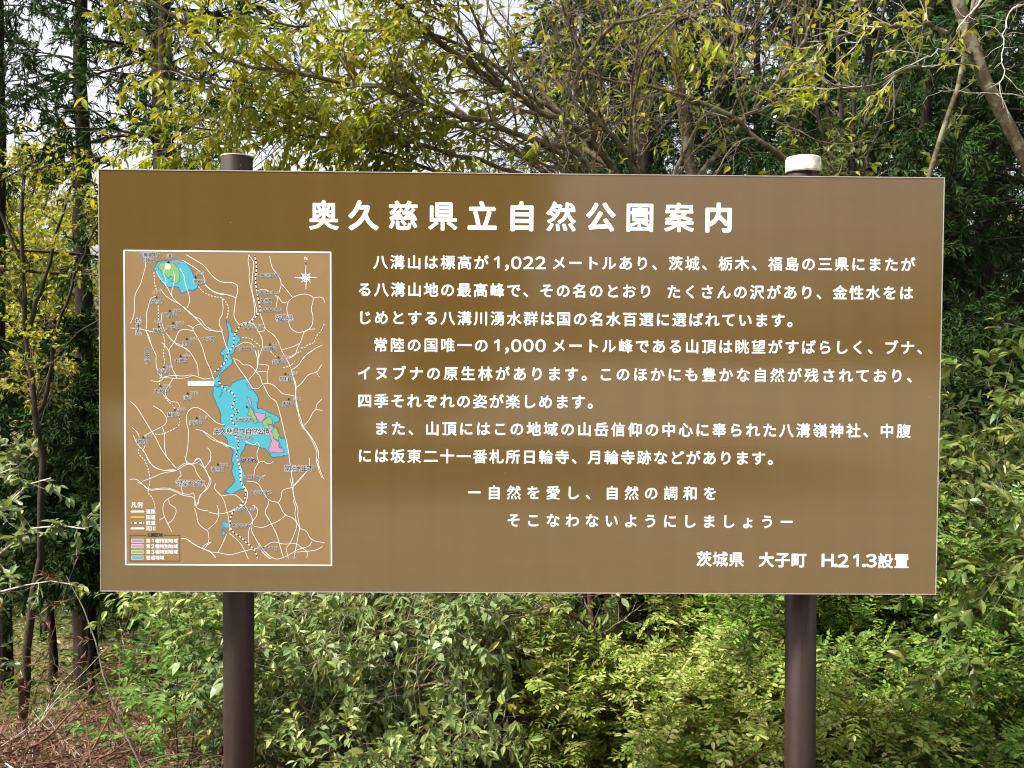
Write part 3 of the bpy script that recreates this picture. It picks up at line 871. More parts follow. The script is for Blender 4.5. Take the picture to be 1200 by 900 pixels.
load_glyphs(''.join(q[1] for q in NAMES + NUMS) + "凡例道路国道鉄道河川公園区域第1種2種3種特別地域普通地域")
acc = Acc()
for o_, s_, x_, y_, pit, em_, vert in NAMES:
    n_ = len(s_)
    d_ = (n_ - 1) * pit / 2
    p0, p1 = c2(o_, [(x_, y_ - d_), (x_, y_ + d_)] if vert else [(x_ - d_, y_), (x_ + d_, y_)])
    text(acc, s_, p0, p1, em_ * 1.2, 0.018, 2.35e-3, 1, halo=(0.058, 0))
for o_, s_, x_, y_, pit in NUMS:
    d_ = (len(s_) - 1) * pit / 2
    p0, p1 = c2(o_, [(x_ - d_, y_), (x_ + d_, y_)])
    text(acc, s_, p0, p1, 4.4, 0.008, 2.35e-3, 1, sx=0.8, halo=(0.055, 0))
for o_, x_, y_ in TRIS:
    acc.add(flat([bp_(*p) for p in c2(o_, [(x_ - 11, y_ + 9), (x_ + 11, y_ + 9), (x_, y_ - 11)])], 3.3e-3), [np.array([(0, 1, 2)])], 1)
acc.build('place_names', [M['white'], M['black']], map_panel)

# legend
acc = Acc()
text(acc, "凡例", *c2(OE, [(117, 392), (166, 392)]), 6.6, 0.04, 1.5e-3, 0)
for s_, y_ in (("道路", 446), ("国道", 492), ("鉄道", 538), ("河川", 583)):
    text(acc, s_, *c2(OE, [(234, y_), (274, y_)]), 5.8, 0.03, 1.5e-3, 0)
for s_, y_ in (("第1種特別地域", 683), ("第2種特別地域", 728), ("第3種特別地域", 773), ("普通地域", 820)):
    text(acc, s_, *c2(OE, [(234, y_), (234 + 37 * (len(s_) - 1), y_)]), 5.4, 0.03, 1.5e-3, 0)
text(acc, "公園区域", *c2(OE, [(241, 636), (335, 636)]), 4.9, 0.02, 1.5e-3, 1)
for y_, mt in ((446, 0), (492, 2), (583, 0)):
    pxline(acc, c2(OE, [(98, y_), (195, y_)]), 2.2, 1.4e-3, mt)
pxline(acc, c2(OE, [(98, 538), (195, 538)]), 1.9, 1.4e-3, 0)
pxline(acc, c2(OE, [(98, 538), (195, 538)]), 1.5, 1.75e-3, 1, dash=(3.0, 2.9))
for a_, b_ in (((85, 638), (212, 638)), ((360, 638), (490, 638)), ((490, 638), (490, 848)), ((490, 848), (85, 848)), ((85, 848), (85, 638))):
    pxline(acc, c2(OE, [a_, b_]), 0.7, 1.4e-3, 7)
for y_, mt in ((683, 3), (728, 4), (773, 5), (820, 6)):
    acc.add(flat([bp_(*p) for p in c2(OE, [(97, y_ - 15), (195, y_ - 15), (195, y_ + 15), (97, y_ + 15)])], 1.2e-3), [np.array([(0, 1, 2, 3)])], 0)
    acc.add(flat([bp_(*p) for p in c2(OE, [(99, y_ - 12), (193, y_ - 12), (193, y_ + 12), (99, y_ + 12)])], 1.5e-3), [np.array([(0, 1, 2, 3)])], mt)
acc.build('legend', [M['white'], M['black'], M['yellow'], M['lilac'], M['pink'], M['green'], M['cyan'], M['maroon']], map_panel)

# ------------------------------------------------------------------ growing plants
UP = np.array([0, 0, 1.0])


def unit_rand(rng, n):
    return nrmz(rng.normal(0, 1, (n, 3)))


def walk(rng, p0, d0, ln, K, wander=0.15, grav=0.0):
    """N wandering polylines of K points"""
    N = len(p0)
    P = np.empty((N, K, 3)); P[:, 0] = p0
    d = nrmz(np.asarray(d0, float))
    st = (np.asarray(ln) / (K - 1))[:, None]
    for k in range(1, K):
        d = nrmz(d + rng.normal(0, wander, (N, 3)) - np.array([0, 0, grav]))
        P[:, k] = P[:, k - 1] + d * st
    return P


def sample(P, R, i, t):
    K = P.shape[1]
    f = t * (K - 1)
    k = np.minimum(f.astype(int), K - 2)
    w = (f - k)[:, None]
    pos = P[i, k] * (1 - w) + P[i, k + 1] * w
    tan = nrmz(P[i, k + 1] - P[i, k])
    r = R[i, k] * (1 - w[:, 0]) + R[i, k + 1] * w[:, 0]
    return pos, tan, r


def spawn(rng, P, R, n, ln, ang=(35, 70), t=(0.2, 1.0), K=6, wander=0.15, grav=0.0, up=0.0, flat=0.0, rs=0.5, rmin=0.0015, rmax=9.0, bias=None, tip=0.4):
    """n side shoots along the polylines P; returns their own P, R"""
    L = np.linalg.norm(np.diff(P, axis=1), axis=2).sum(1)
    i = rng.choice(len(P), n, p=L / L.sum())
    tt = rng.uniform(t[0], t[1], n)
    pos, tan, r = sample(P, R, i, tt)
    q = unit_rand(rng, n)
    q[:, 2] = q[:, 2] * (1 - flat) + up
    if bias is not None:
        q = q + np.asarray(bias)
    q = nrmz(q - (q * tan).sum(1, keepdims=True) * tan)
    a_ = np.radians(rng.uniform(ang[0], ang[1], n))[:, None]
    d = tan * np.cos(a_) + q * np.sin(a_)
    le = rng.uniform(ln[0], ln[1], n) * (1 - tip * tt)
    C = walk(rng, pos, d, le, K, wander, grav)
    r0 = np.clip(r * rs, rmin, rmax)
    CR = r0[:, None] * np.linspace(1, 0.3, K)[None]
    return C, CR


# leaf outlines: (along, across, up); folded along the midrib, tip drooping
def leaf_tpl(kind):
    if kind == 'oval':
        V = [(0, 0, 0), (0.22, 0.36, 0.06), (0.55, 0.5, 0.08), (0.85, 0.27, -0.02), (1.08, 0, -0.16), (0.85, -0.27, -0.02), (0.55, -0.5, 0.08), (0.22, -0.36, 0.06), (0.55, 0, -0.02)]
        F3 = [(0, 8, 1), (1, 8, 2), (2, 8, 3), (3, 8, 4), (4, 8, 5), (5, 8, 6), (6, 8, 7), (7, 8, 0)]
        return np.array(V), [np.array(F3)]
    V = [(0, 0, 0), (0.3, 0.5, 0.06), (0.72, 0.4, 0.03), (1, 0, -0.08), (0.72, -0.4, 0.03), (0.3, -0.5, 0.06)]
    return np.array(V), [np.array([(0, 3, 2, 1), (0, 5, 4, 3)])]


TPL = {k: leaf_tpl(k) for k in ('oval', 'hex')}


def put_leaves(acc, pos, d, nr, L, W, kind='hex', mat=0):
    V, F = TPL[kind]
    N = len(pos)
    if not N:
        return
    d = nrmz(d)
    s = nrmz(np.cross(nr, d))
    u = np.cross(d, s)
    P = pos[:, None] + d[:, None] * (V[None, :, 0:1] * L[:, None, None]) + s[:, None] * (V[None, :, 1:2] * W[:, None, None]) + u[:, None] * (V[None, :, 2:3] * L[:, None, None])
    k = len(V)
    base = (np.arange(N) * k)[:, None, None]
    acc.add(P, [(f[None] + base).reshape(-1, f.shape[1]) for f in F], mat, False)


def leaves_on(rng, acc, P, R, per, L, asp=0.45, kind='hex', mat=0, t=(0.15, 1.0), ang=(30, 75), droop=0.2, upn=1.2, sd=0.25, pet=0.0):
    """per leaves on each polyline: (mean) count; L leaf length"""
    n = int(per * len(P))
    i = rng.integers(0, len(P), n)
    pos, tan, r = sample(P, R, i, rng.uniform(t[0], t[1], n))
    q = unit_rand(rng, n); q[:, 2] *= 0.5
    q = nrmz(q - (q * tan).sum(1, keepdims=True) * tan)
    a_ = np.radians(rng.uniform(ang[0], ang[1], n))[:, None]
    d = tan * np.cos(a_) + q * np.sin(a_)
    d[:, 2] -= droop * rng.uniform(0.5, 1.5, n)
    d = nrmz(d)
    nr = rng.normal(0, 0.55, (n, 3)); nr[:, 2] += upn
    Ln = L * np.clip(rng.normal(1, sd, n), 0.45, 1.6)
    put_leaves(acc, pos + d * pet, d, nr, Ln, Ln * asp * rng.uniform(0.8, 1.2, n), kind, mat)


def fronds_on(rng, acc, P, R, per, L, pairs=5, leaf=0.03, asp=0.5, mat=0, stem_mat=1, t=(0.1, 1.0), droop=0.25, ang=(35, 80), upn=1.6, rach=True):
    """compound leaves: a rachis carrying paired leaflets and one at the tip"""
    n = int(per * len(P))
    i = rng.integers(0, len(P), n)
    pos, tan, r = sample(P, R, i, rng.uniform(t[0], t[1], n))
    q = unit_rand(rng, n); q[:, 2] = q[:, 2] * 0.5 + 0.15
    q = nrmz(q - (q * tan).sum(1, keepdims=True) * tan)
    a_ = np.radians(rng.uniform(ang[0], ang[1], n))[:, None]
    d = tan * np.cos(a_) + q * np.sin(a_)
    Ln = L * rng.uniform(0.6, 1.25, n)
    K = 5
    C = np.empty((n, K, 3)); C[:, 0] = pos
    dd = nrmz(d)
    for k in range(1, K):
        dd = nrmz(dd - np.array([0, 0, droop / (K - 1)]) * rng.uniform(0.6, 1.6, (n, 1)))
        C[:, k] = C[:, k - 1] + dd * (Ln / (K - 1))[:, None]
    CR = np.full((n, K), 0.0011); 
    if rach:
        tubes(acc, C, CR, 3, stem_mat)
    nr = rng.normal(0, 0.35, (n, 3)); nr[:, 2] += upn
    for j in range(pairs):
        tj = np.full(n, 0.25 + 0.7 * j / max(pairs - 1, 1))
        pj, tj_, _ = sample(C, CR, np.arange(n), np.minimum(tj, 0.999))
        s = nrmz(np.cross(nr, tj_))
        sz = leaf * (0.75 + 0.5 * math.sin(math.pi * (0.25 + 0.6 * j / pairs))) * (Ln / L)
        for sg in (-1, 1):
            ld = nrmz(s * sg + tj_ * 0.45 + rng.normal(0, 0.14, (n, 3)))
            put_leaves(acc, pj, ld, nr + rng.normal(0, 0.25, (n, 3)), sz * rng.uniform(0.8, 1.2, n), sz * asp, 'hex', mat)
    put_leaves(acc, C[:, -1], dd, nr, leaf * (Ln / L) * 1.1, leaf * asp * (Ln / L), 'hex', mat)


def needles_on(rng, acc, P, R, per, L, w=0.012, mat=0, ang=(15, 60), droop=0.3, t=(0.1, 1.0)):
    """cedar sprays: slim curved cords of needles"""
    n = int(per * len(P))
    i = rng.integers(0, len(P), n)
    pos, tan, r = sample(P, R, i, rng.uniform(t[0], t[1], n))
    q = unit_rand(rng, n)
    q = nrmz(q - (q * tan).sum(1, keepdims=True) * tan)
    a_ = np.radians(rng.uniform(ang[0], ang[1], n))[:, None]
    d = nrmz(tan * np.cos(a_) + q * np.sin(a_))
    Ln = L * rng.uniform(0.5, 1.3, n)
    s = nrmz(np.cross(d, unit_rand(rng, n)))
    ww = w * rng.uniform(0.7, 1.3, n)
    p1 = pos + d * (Ln * 0.5)[:, None]
    d2 = nrmz(d - np.array([0, 0, droop]) * rng.uniform(-0.3, 1.2, (n, 1)))
    p2 = p1 + d2 * (Ln * 0.5)[:, None]
    V = np.stack([pos - s * (ww * 0.5)[:, None], pos + s * (ww * 0.5)[:, None], p1 + s * ww[:, None] * 0.7, p1 - s * ww[:, None] * 0.7, p2], 1)
    b_ = (np.arange(n) * 5)[:, None]
    acc.add(V, [np.array([0, 1, 2, 3])[None] + b_, np.array([3, 2, 4])[None] + b_], mat, False)


def resample(P, K):
    P = np.asarray(P, float)
    s = np.concatenate([[0], np.cumsum(np.linalg.norm(np.diff(P, axis=0), axis=1))])
    u = np.linspace(0, s[-1], K)
    return np.stack([np.interp(u, s, P[:, k]) for k in range(3)], 1)


def limb(rng, pts, r0, r1, K=16, jit=0.012):
    """one limb through the given points, gently crooked"""
    P = smooth_line(np.asarray(pts, float), 2) if len(pts) > 2 else np.asarray(pts, float)
    P = resample(P, K)
    P[1:-1] += rng.normal(0, jit, (K - 2, 3))
    return P[None], np.linspace(r0, r1, K)[None]


def stack(*PR):
    K = max(p.shape[1] for p, r in PR)
    Ps, Rs = [], []
    for p, r in PR:
        for q, w in zip(p, r):
            if len(q) != K:
                u = np.linspace(0, len(q) - 1, K); x = np.arange(len(q))
                q = np.stack([np.interp(u, x, q[:, k]) for k in range(3)], 1); w = np.interp(u, x, w)
            Ps.append(q); Rs.append(w)
    return np.array(Ps), np.array(Rs)


# leaf and bark colours (linear)
LEAF = {
 'cherry': leaf_mat('yellow_green_leaf', [(0.0896, 0.1439, 0.0117), (0.1698, 0.2103, 0.0135), (0.2418, 0.2521, 0.0144), (0.2088, 0.2275, 0.0243), (0.3054, 0.2521, 0.0162)], 0.38, 0.4),
 'cherry_dull': leaf_mat('drooping_leaf', [(0.0801, 0.1296, 0.0347), (0.1362, 0.1943, 0.0532), (0.1922, 0.2509, 0.0732), (0.2883, 0.2915, 0.0799)], 0.24, 0.38, back=(0.2563, 0.3077, 0.1331)),
 'round': leaf_mat('grey_green_leaf', [(0.0635, 0.1016, 0.0334), (0.1089, 0.1602, 0.0557), (0.1513, 0.2002, 0.0766), (0.2193, 0.2464, 0.1113)], 0.22, 0.38, back=(0.2420, 0.2772, 0.1392)),
 'feather': leaf_mat('feathery_leaf', [(0.0538, 0.1259, 0.0218), (0.1008, 0.1915, 0.0315), (0.1613, 0.2599, 0.0436), (0.2285, 0.3010, 0.0726)], 0.32, 0.4),
 'feather_pale': leaf_mat('pale_feathery_leaf', [(0.0949, 0.1729, 0.0236), (0.1762, 0.2528, 0.0370), (0.2710, 0.3193, 0.0665), (0.4066, 0.3992, 0.1626)], 0.35, 0.4),  # pale leaves; the lightest tones put pale-yellow highlights into the colour
 'bright': leaf_mat('bright_feathery_leaf', [(0.0690, 0.1620, 0.0275), (0.1035, 0.2160, 0.0374), (0.1495, 0.2520, 0.0550)], 0.38, 0.42),
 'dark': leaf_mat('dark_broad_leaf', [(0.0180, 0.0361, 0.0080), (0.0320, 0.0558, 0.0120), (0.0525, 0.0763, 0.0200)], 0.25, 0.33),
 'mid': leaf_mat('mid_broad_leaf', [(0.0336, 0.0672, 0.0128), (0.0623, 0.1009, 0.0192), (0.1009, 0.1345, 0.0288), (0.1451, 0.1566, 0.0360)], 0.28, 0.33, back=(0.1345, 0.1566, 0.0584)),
 'autumn': leaf_mat('autumn_leaf', [(0.1080, 0.1625, 0.0220), (0.1920, 0.2313, 0.0300), (0.2880, 0.2750, 0.0400), (0.2640, 0.1875, 0.0300)], 0.42, 0.45),
 'cedar': leaf_mat('cedar_needles', [(0.0093, 0.0251, 0.0066), (0.0171, 0.0414, 0.0086), (0.0285, 0.0586, 0.0106)], 0.06, 0.65, spec=0.1),  # darkened so that the forest's shaded depth sits in the needle colour
 'cedar_lit': leaf_mat('lit_cedar_needles', [(0.0129, 0.0383, 0.0073), (0.0228, 0.0626, 0.0106), (0.0378, 0.0829, 0.0132)], 0.06, 0.65, spec=0.1),  # lit copy of the cedar needles: same foliage, light put into the colour
 'dead': leaf_mat('dead_cedar_needles', [(0.0719, 0.0406, 0.0254), (0.1437, 0.0749, 0.0473), (0.2156, 0.1326, 0.0844)], 0.1, 0.7),
 'sasa': leaf_mat('bamboo_grass_leaf', [(0.041, 0.089, 0.015), (0.082, 0.137, 0.022), (0.164, 0.191, 0.045)], 0.25, 0.4),
 'litter': leaf_mat('fallen_leaf', [(0.117, 0.072, 0.039), (0.208, 0.130, 0.065), (0.286, 0.195, 0.104), (0.260, 0.156, 0.039)], 0.15, 0.7),
}
BARK = {
 'cherry': bark_mat('cherry_bark', (0.035, 0.026, 0.016), (0.115, 0.088, 0.055), (0.155, 0.15, 0.095), 28, stretch=1.0),
 'twig': bark_mat('twig_bark', (0.055, 0.042, 0.03), (0.22, 0.175, 0.125), None, 30, stretch=1.0, bump=0.1),
 'pale': bark_mat('pale_dead_twig', (0.26, 0.23, 0.19), (0.52, 0.48, 0.42), None, 30, stretch=1.0, bump=0.1),
 'lichen': bark_mat('lichen_bark', (0.035, 0.026, 0.016), (0.10, 0.076, 0.046), (0.145, 0.135, 0.09), 26, stretch=0.8),
 'cedar': bark_mat('cedar_bark', (0.009, 0.006, 0.0045), (0.033, 0.021, 0.015), None, 40, stretch=0.08, bump=0.8),
 'red': bark_mat('reddish_stem', (0.07, 0.03, 0.018), (0.16, 0.08, 0.05), None, 30, stretch=1.0, bump=0.1),
 'dark': bark_mat('dark_bark', (0.014, 0.011, 0.007), (0.05, 0.038, 0.026), None, 25, stretch=0.5),
 'cut': bark_mat('cut_wood', (0.35, 0.17, 0.07), (0.5, 0.28, 0.13), None, 20, stretch=1.0, bump=0.1),
}


def copy_tree(o, loc, rz, sc=1.0, label=None, group=None):
    """a copy of a thing and of its parts"""
    r_ = o.copy(); COL.objects.link(r_)
    r_.location = loc; r_.rotation_euler = (0, 0, rz); r_.scale = (sc, sc, sc)
    if label: r_['label'] = label
    if group: r_['group'] = group
    for ch in o.children:
        c = ch.copy(); COL.objects.link(c); c.parent = r_
    return r_


def plant(name, origin, label, cat, trunk, crown, tmats, cmats, group=None, tname='trunk', cname='crown'):
    root = empty(name, tuple(origin))
    tag(root, label, cat, group)
    if trunk.n:
        trunk.build(tname, tmats, root, origin)
    if crown.n:
        crown.build(cname, cmats, root, origin)
    return root


def base_of(px, py, Y):
    p = at(px, py, Y)
    return np.array([p[0], Y, float(gz(p[0], Y)) - 0.05])

# ------------------------------------------------------------------ kinds of plant
def make_cedar(seed, H, rb, nb, z0, blen, ntw, per, label, group=None, lit='cedar', L=0.15, name='cedar_tree'):
    rng = np.random.default_rng(seed)
    tr, cr = Acc(), Acc()
    zs = np.linspace(0, H, 18)
    P = np.stack([rng.normal(0, 0.02, 18) * (zs > 0), rng.normal(0, 0.02, 18) * (zs > 0), zs - 0.3], -1)[None]
    R = (rb * (1 - zs / H * 0.86) + rb * 0.35 * np.exp(-zs / 0.3))[None]
    tubes(tr, P, R, 12, 0)
    t = rng.uniform(0, 1, nb)
    zb = z0 + (H - z0) * t
    az = rng.uniform(0, 2 * np.pi, nb)
    pos, _, r = sample(P, R, np.zeros(nb, int), np.clip(zb / H, 0, 0.999))
    d = np.stack([np.cos(az), np.sin(az), rng.uniform(-0.05, 0.5, nb)], -1)
    ln = blen * (1 - t * 0.75) * rng.uniform(0.55, 1.15, nb)
    B = walk(rng, pos, d, ln, 8, 0.10, 0.07)
    BR = np.clip(r * 0.2, 0.008, 0.03)[:, None] * np.linspace(1, 0.25, 8)[None]
    tubes(cr, B, BR, 4, 1)
    T1, TR = spawn(rng, B, BR, ntw, (0.3, 0.8), (30, 75), (0.2, 1), 6, 0.17, 0.12, rs=0.5, rmin=0.003, rmax=0.006)
    tubes(cr, T1, TR, 3, 1)
    needles_on(rng, cr, T1, TR, per * 2.8, L * 0.58, L * 0.065, 0, droop=0.45)
    return plant(name, (0, 0, 0), label, 'tree', tr, cr, [BARK['cedar']], [LEAF[lit], BARK['dark']], group)


def make_broadleaf(seed, H, rb, label, leaf, L, nt=900, per=14, spread=0.5, z0=0.25, group=None, name='broadleaf_tree', nl=8):
    rng = np.random.default_rng(seed)
    tr, cr = Acc(), Acc()
    P, R = limb(rng, [(0, 0, -0.3), (0.1, 0, H * 0.3), (-0.1, 0.15, H * 0.6), (0.1, 0, H * 0.92)], rb, rb * 0.15, 16, 0.04)
    tubes(tr, P, R, 9, 0)
    B, BR = spawn(rng, P, R, nl * 3, (H * spread * 0.6, H * spread), (30, 70), (z0, 0.95), 9, 0.14, -0.03, rs=0.45, tip=0.55)
    tubes(tr, B, BR, 6, 0)
    C, CR = spawn(rng, *stack((B, BR), (P[:, 8:], R[:, 8:])), nl * 16, (H * 0.09, H * 0.22), (30, 75), (0.25, 1), 7, 0.18, 0.0, rs=0.5, flat=0.3)
    tubes(cr, C, CR, 4, 1)
    T, TR = spawn(rng, C, CR, nt, (0.25, 0.7), (25, 75), (0.1, 1), 5, 0.2, 0.04, rs=0.5, rmin=0.002, rmax=0.004, flat=0.3)
    tubes(cr, T, TR, 3, 1)
    leaves_on(rng, cr, T, TR, per, L, 0.5, 'hex', 0)
    return plant(name, (0, 0, 0), label, 'tree', tr, cr, [BARK['dark']], [LEAF[leaf], BARK['twig']], group)


def make_shrub(seed, H, label, leaf, L, stems=9, nt=260, per=14, asp=0.5, spread=0.6, group=None, kind='hex', twig='twig', droop=0.2, name='shrub', tl=(0.2, 0.5), bare=0, base=None, upn=1.2, lean=(0, 0, 0), t0=0.3, cat='shrub', rs=0.010, cname='foliage'):
    rng = np.random.default_rng(seed)
    tr, cr = Acc(), Acc()
    az = rng.uniform(0, 2 * np.pi, stems)
    d = np.stack([np.cos(az) * spread, np.sin(az) * spread, rng.uniform(0.7, 1.2, stems)], -1) + np.array(lean)
    p0 = np.stack([rng.normal(0, 0.07, stems), rng.normal(0, 0.07, stems), np.full(stems, -0.1)], -1)
    P = walk(rng, p0, d, H * rng.uniform(0.75, 1.25, stems), 10, 0.10, 0.02)
    R = rs * rng.uniform(0.7, 1.3, stems)[:, None] * np.linspace(1, 0.25, 10)[None]
    tubes(tr, P, R, 5, 0)
    B, BR = spawn(rng, P, R, stems * 6, (H * 0.22, H * 0.5), (30, 75), (t0, 1), 7, 0.15, 0.03, rs=0.55, flat=0.4)
    tubes(tr, B, BR, 4, 0)
    T, TR = spawn(rng, *stack((B, BR), (P[:, 4:], R[:, 4:])), nt, tl, (25, 75), (0.1, 1), 5, 0.18, 0.05, rs=0.5, rmin=0.0014, rmax=0.003, flat=0.4)
    tubes(cr, T, TR, 3, 1)
    if bare:
        Q, QR = spawn(rng, T, TR, bare, (0.1, 0.3), (25, 75), (0.1, 1), 5, 0.25, 0.0, rs=0.6, rmin=0.001, rmax=0.002)
        tubes(cr, Q, QR, 3, 1)
    leaves_on(rng, cr, T, TR, per, L, asp, kind, 0, droop=droop, upn=upn)
    root = plant(name, (0, 0, 0), label, cat, tr, cr, [BARK[twig]], [LEAF[leaf], BARK[twig]], group, tname='stem', cname=cname)
    if base is not None:
        root.location = base
    return root


def make_feather(seed, H, label, leaf, base, stems=9, nt=200, per=7, spread=0.5, L=0.12, lf=0.024, pairs=5, twig='red', group=None, name='feathery_shrub', t0=0.2, lean=(0, 0, 0), tl=(0.2, 0.45)):
    rng = np.random.default_rng(seed)
    tr, cr = Acc(), Acc()
    az = rng.uniform(0, 2 * np.pi, stems)
    d = np.stack([np.cos(az) * spread, np.sin(az) * spread, rng.uniform(0.8, 1.2, stems)], -1) + np.array(lean)
    p0 = np.stack([rng.normal(0, 0.12, stems), rng.normal(0, 0.1, stems), np.full(stems, -0.15)], -1)
    P = walk(rng, p0, d, H * rng.uniform(0.8, 1.2, stems), 10, 0.09, 0.015)
    R = 0.009 * rng.uniform(0.7, 1.3, stems)[:, None] * np.linspace(1, 0.25, 10)[None]
    tubes(tr, P, R, 5, 0)
    B, BR = spawn(rng, P, R, stems * 5, (H * 0.2, H * 0.42), (35, 75), (t0, 1), 7, 0.13, 0.02, rs=0.5, flat=0.3)
    tubes(tr, B, BR, 4, 0)
    T, TR = spawn(rng, *stack((B, BR), (P[:, 3:], R[:, 3:])), nt, tl, (30, 75), (0.1, 1), 5, 0.15, 0.02, rs=0.5, rmin=0.0014, rmax=0.003, flat=0.3, up=0.2)
    tubes(cr, T, TR, 3, 1)
    fronds_on(rng, cr, T, TR, per, L, pairs, lf, 0.5, 0, 1)
    root = plant(name, (0, 0, 0), label, 'shrub', tr, cr, [BARK[twig]], [LEAF[leaf], BARK[twig]], group, tname='stem', cname='foliage')
    root.location = base
    return root


# ------------------------------------------------------------------ far trees, far to near
def put(o, px, Y, rz=0.0, sc=1.0, label=None, group=None, first=False):
    b_ = base_of(px, 600, Y)
    if first:
        o.location = b_; o.rotation_euler = (0, 0, rz); o.scale = (sc, sc, sc)
        if label: o['label'] = label
        if group: o['group'] = group
        return o
    return copy_tree(o, tuple(b_), rz, sc, label, group)


RG = np.random.default_rng(77)
far_lab = 'distant yellow green broadleaf tree glimpsed through gaps in the forest'
fa = make_broadleaf(11, 9.5, 0.16, far_lab, 'autumn', 0.13, 900, 14, 0.42, group='distant broadleaf trees behind the forest')
fb = make_broadleaf(12, 8.5, 0.14, far_lab, 'mid', 0.13, 900, 14, 0.45, group='distant broadleaf trees behind the forest')
firsts = {id(fa): True, id(fb): True}
for k, (px, Y) in enumerate([(-120, 24), (-30, 30), (70, 26), (150, 33), (250, 27), (330, 34), (420, 26), (500, 35), (590, 28), (680, 33), (780, 27), (880, 32), (980, 28), (1080, 33), (1180, 28), (1300, 30),
                             (30, 19), (-60, 17)]):
    o = (fa, fb)[k % 2]
    put(o, px, Y, RG.uniform(0, 6), RG.uniform(0.85, 1.2), first=firsts.get(id(o), False)); firsts[id(o)] = False

ced_lab = 'dark cedar standing deep in the shaded forest behind the signboard'
ced_grp = 'dark cedars deep in the forest'
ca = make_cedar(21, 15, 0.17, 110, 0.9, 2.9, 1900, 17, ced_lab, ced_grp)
cb = make_cedar(22, 14, 0.15, 100, 1.6, 2.7, 1800, 17, ced_lab, ced_grp)
firsts = {id(ca): True, id(cb): True}
for k, (px, Y) in enumerate([(660, 12), (750, 9.5), (845, 13), (930, 9), (1010, 12), (1075, 8), (1150, 10.5), (1215, 7.5), (1290, 10), (1380, 8), (-330, 13), (660, 19), (720, 16), (800, 20), (880, 17), (960, 20), (1050, 16.5), (1120, 19), (1200, 16), (1290, 18), (680, 25), (740, 23), (840, 26), (940, 24), (1040, 26), (1140, 24), (1240, 26), (690, 13.5), (1110, 12.5), (980, 14.5)]):
    o = (ca, cb)[k % 2]
    put(o, px, Y, RG.uniform(0, 6), RG.uniform(0.9, 1.1), first=firsts.get(id(o), False)); firsts[id(o)] = False
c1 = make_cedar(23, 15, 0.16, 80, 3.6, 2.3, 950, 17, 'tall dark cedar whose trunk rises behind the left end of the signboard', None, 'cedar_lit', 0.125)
put(c1, 191, 6.2, 1.0, first=True)
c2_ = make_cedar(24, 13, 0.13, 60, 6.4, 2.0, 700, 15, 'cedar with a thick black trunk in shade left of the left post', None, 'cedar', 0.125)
put(c2_, 99, 6.8, 0.4, first=True)
c3 = make_cedar(25, 13, 0.09, 60, 6.0, 1.9, 600, 14, 'slim cedar with a bare trunk at the far left edge behind the pale leaved shrub', None, 'cedar', 0.125)
put(c3, 2, 6.6, 2.4, first=True)
c4 = make_cedar(26, 4.4, 0.05, 70, 1.9, 1.5, 900, 20, 'young dense dark cedar left of the signboard with drooping sprays', None, 'cedar', 0.15, name='young_cedar')
put(c4, 58, 6.3, 0.0, first=True)
put(c4, 105, 5.9, 2.0, 0.8, label='lower dark cedar with drooping sprays just left of the board edge')
c5 = make_cedar(27, 12, 0.10, 50, 3.8, 1.8, 500, 16, 'cedar with a reddish trunk seen under the board beside the left post', None, 'cedar', 0.16)
put(c5, 197, 5.2, 0.0, first=True)

# undergrowth across the slope
und_lab = 'leafy dark green shrub of the undergrowth beneath the forest trees'
ua = make_shrub(31, 1.7, und_lab, 'mid', 0.085, 9, 300, 15, group='undergrowth shrubs beneath the trees')
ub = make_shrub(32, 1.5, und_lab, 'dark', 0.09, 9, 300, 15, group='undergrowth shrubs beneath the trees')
uc = make_shrub(33, 1.3, und_lab, 'autumn', 0.075, 9, 300, 15, group='undergrowth shrubs beneath the trees')
firsts = {id(ua): True, id(ub): True, id(uc): True}
for k, (px, Y) in enumerate([(30, 11), (75, 13.5), (110, 10.5), (160, 9), (230, 8), (300, 6.5), (360, 7.5), (430, 6), (500, 7), (560, 5.6), (620, 7), (680, 6), (740, 7), (800, 6), (880, 6.6), (960, 6), (1040, 6.5), (1120, 5.5), (1190, 6.2),
                             (1270, 5.6), (-40, 10), (330, 5.0), (460, 4.6), (540, 9), (640, 9.5), (720, 4.8), (1150, 4.4), (1230, 4.2), (-20, 14), (50, 16), (130, 15)]):
    o = (ua, ub)[k % 2] if px < 330 and Y < 10 else (ua, uc, ub)[k % 3]
    if px < 200 and Y >= 13:
        o = uc
    put(o, px, Y, RG.uniform(0, 6), RG.uniform(0.85, 1.35) * (0.72 if px < 270 and Y < 13 else 1.0), first=firsts.get(id(o), False)); firsts[id(o)] = False

# taller shrubs filling the middle storey on the right
mid_lab = 'tall dark leaved shrub filling the shade between the bare branches and cedars'
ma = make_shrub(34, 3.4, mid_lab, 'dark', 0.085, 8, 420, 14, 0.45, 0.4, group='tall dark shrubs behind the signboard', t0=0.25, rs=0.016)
firsts = True
for px, Y in [(640, 5.5), (730, 5.2), (830, 5.0), (905, 4.8), (1060, 4.8), (1140, 4.2), (1215, 4.0)]:
    put(ma, px, Y, RG.uniform(0, 6), RG.uniform(0.85, 1.15), first=firsts); firsts = False

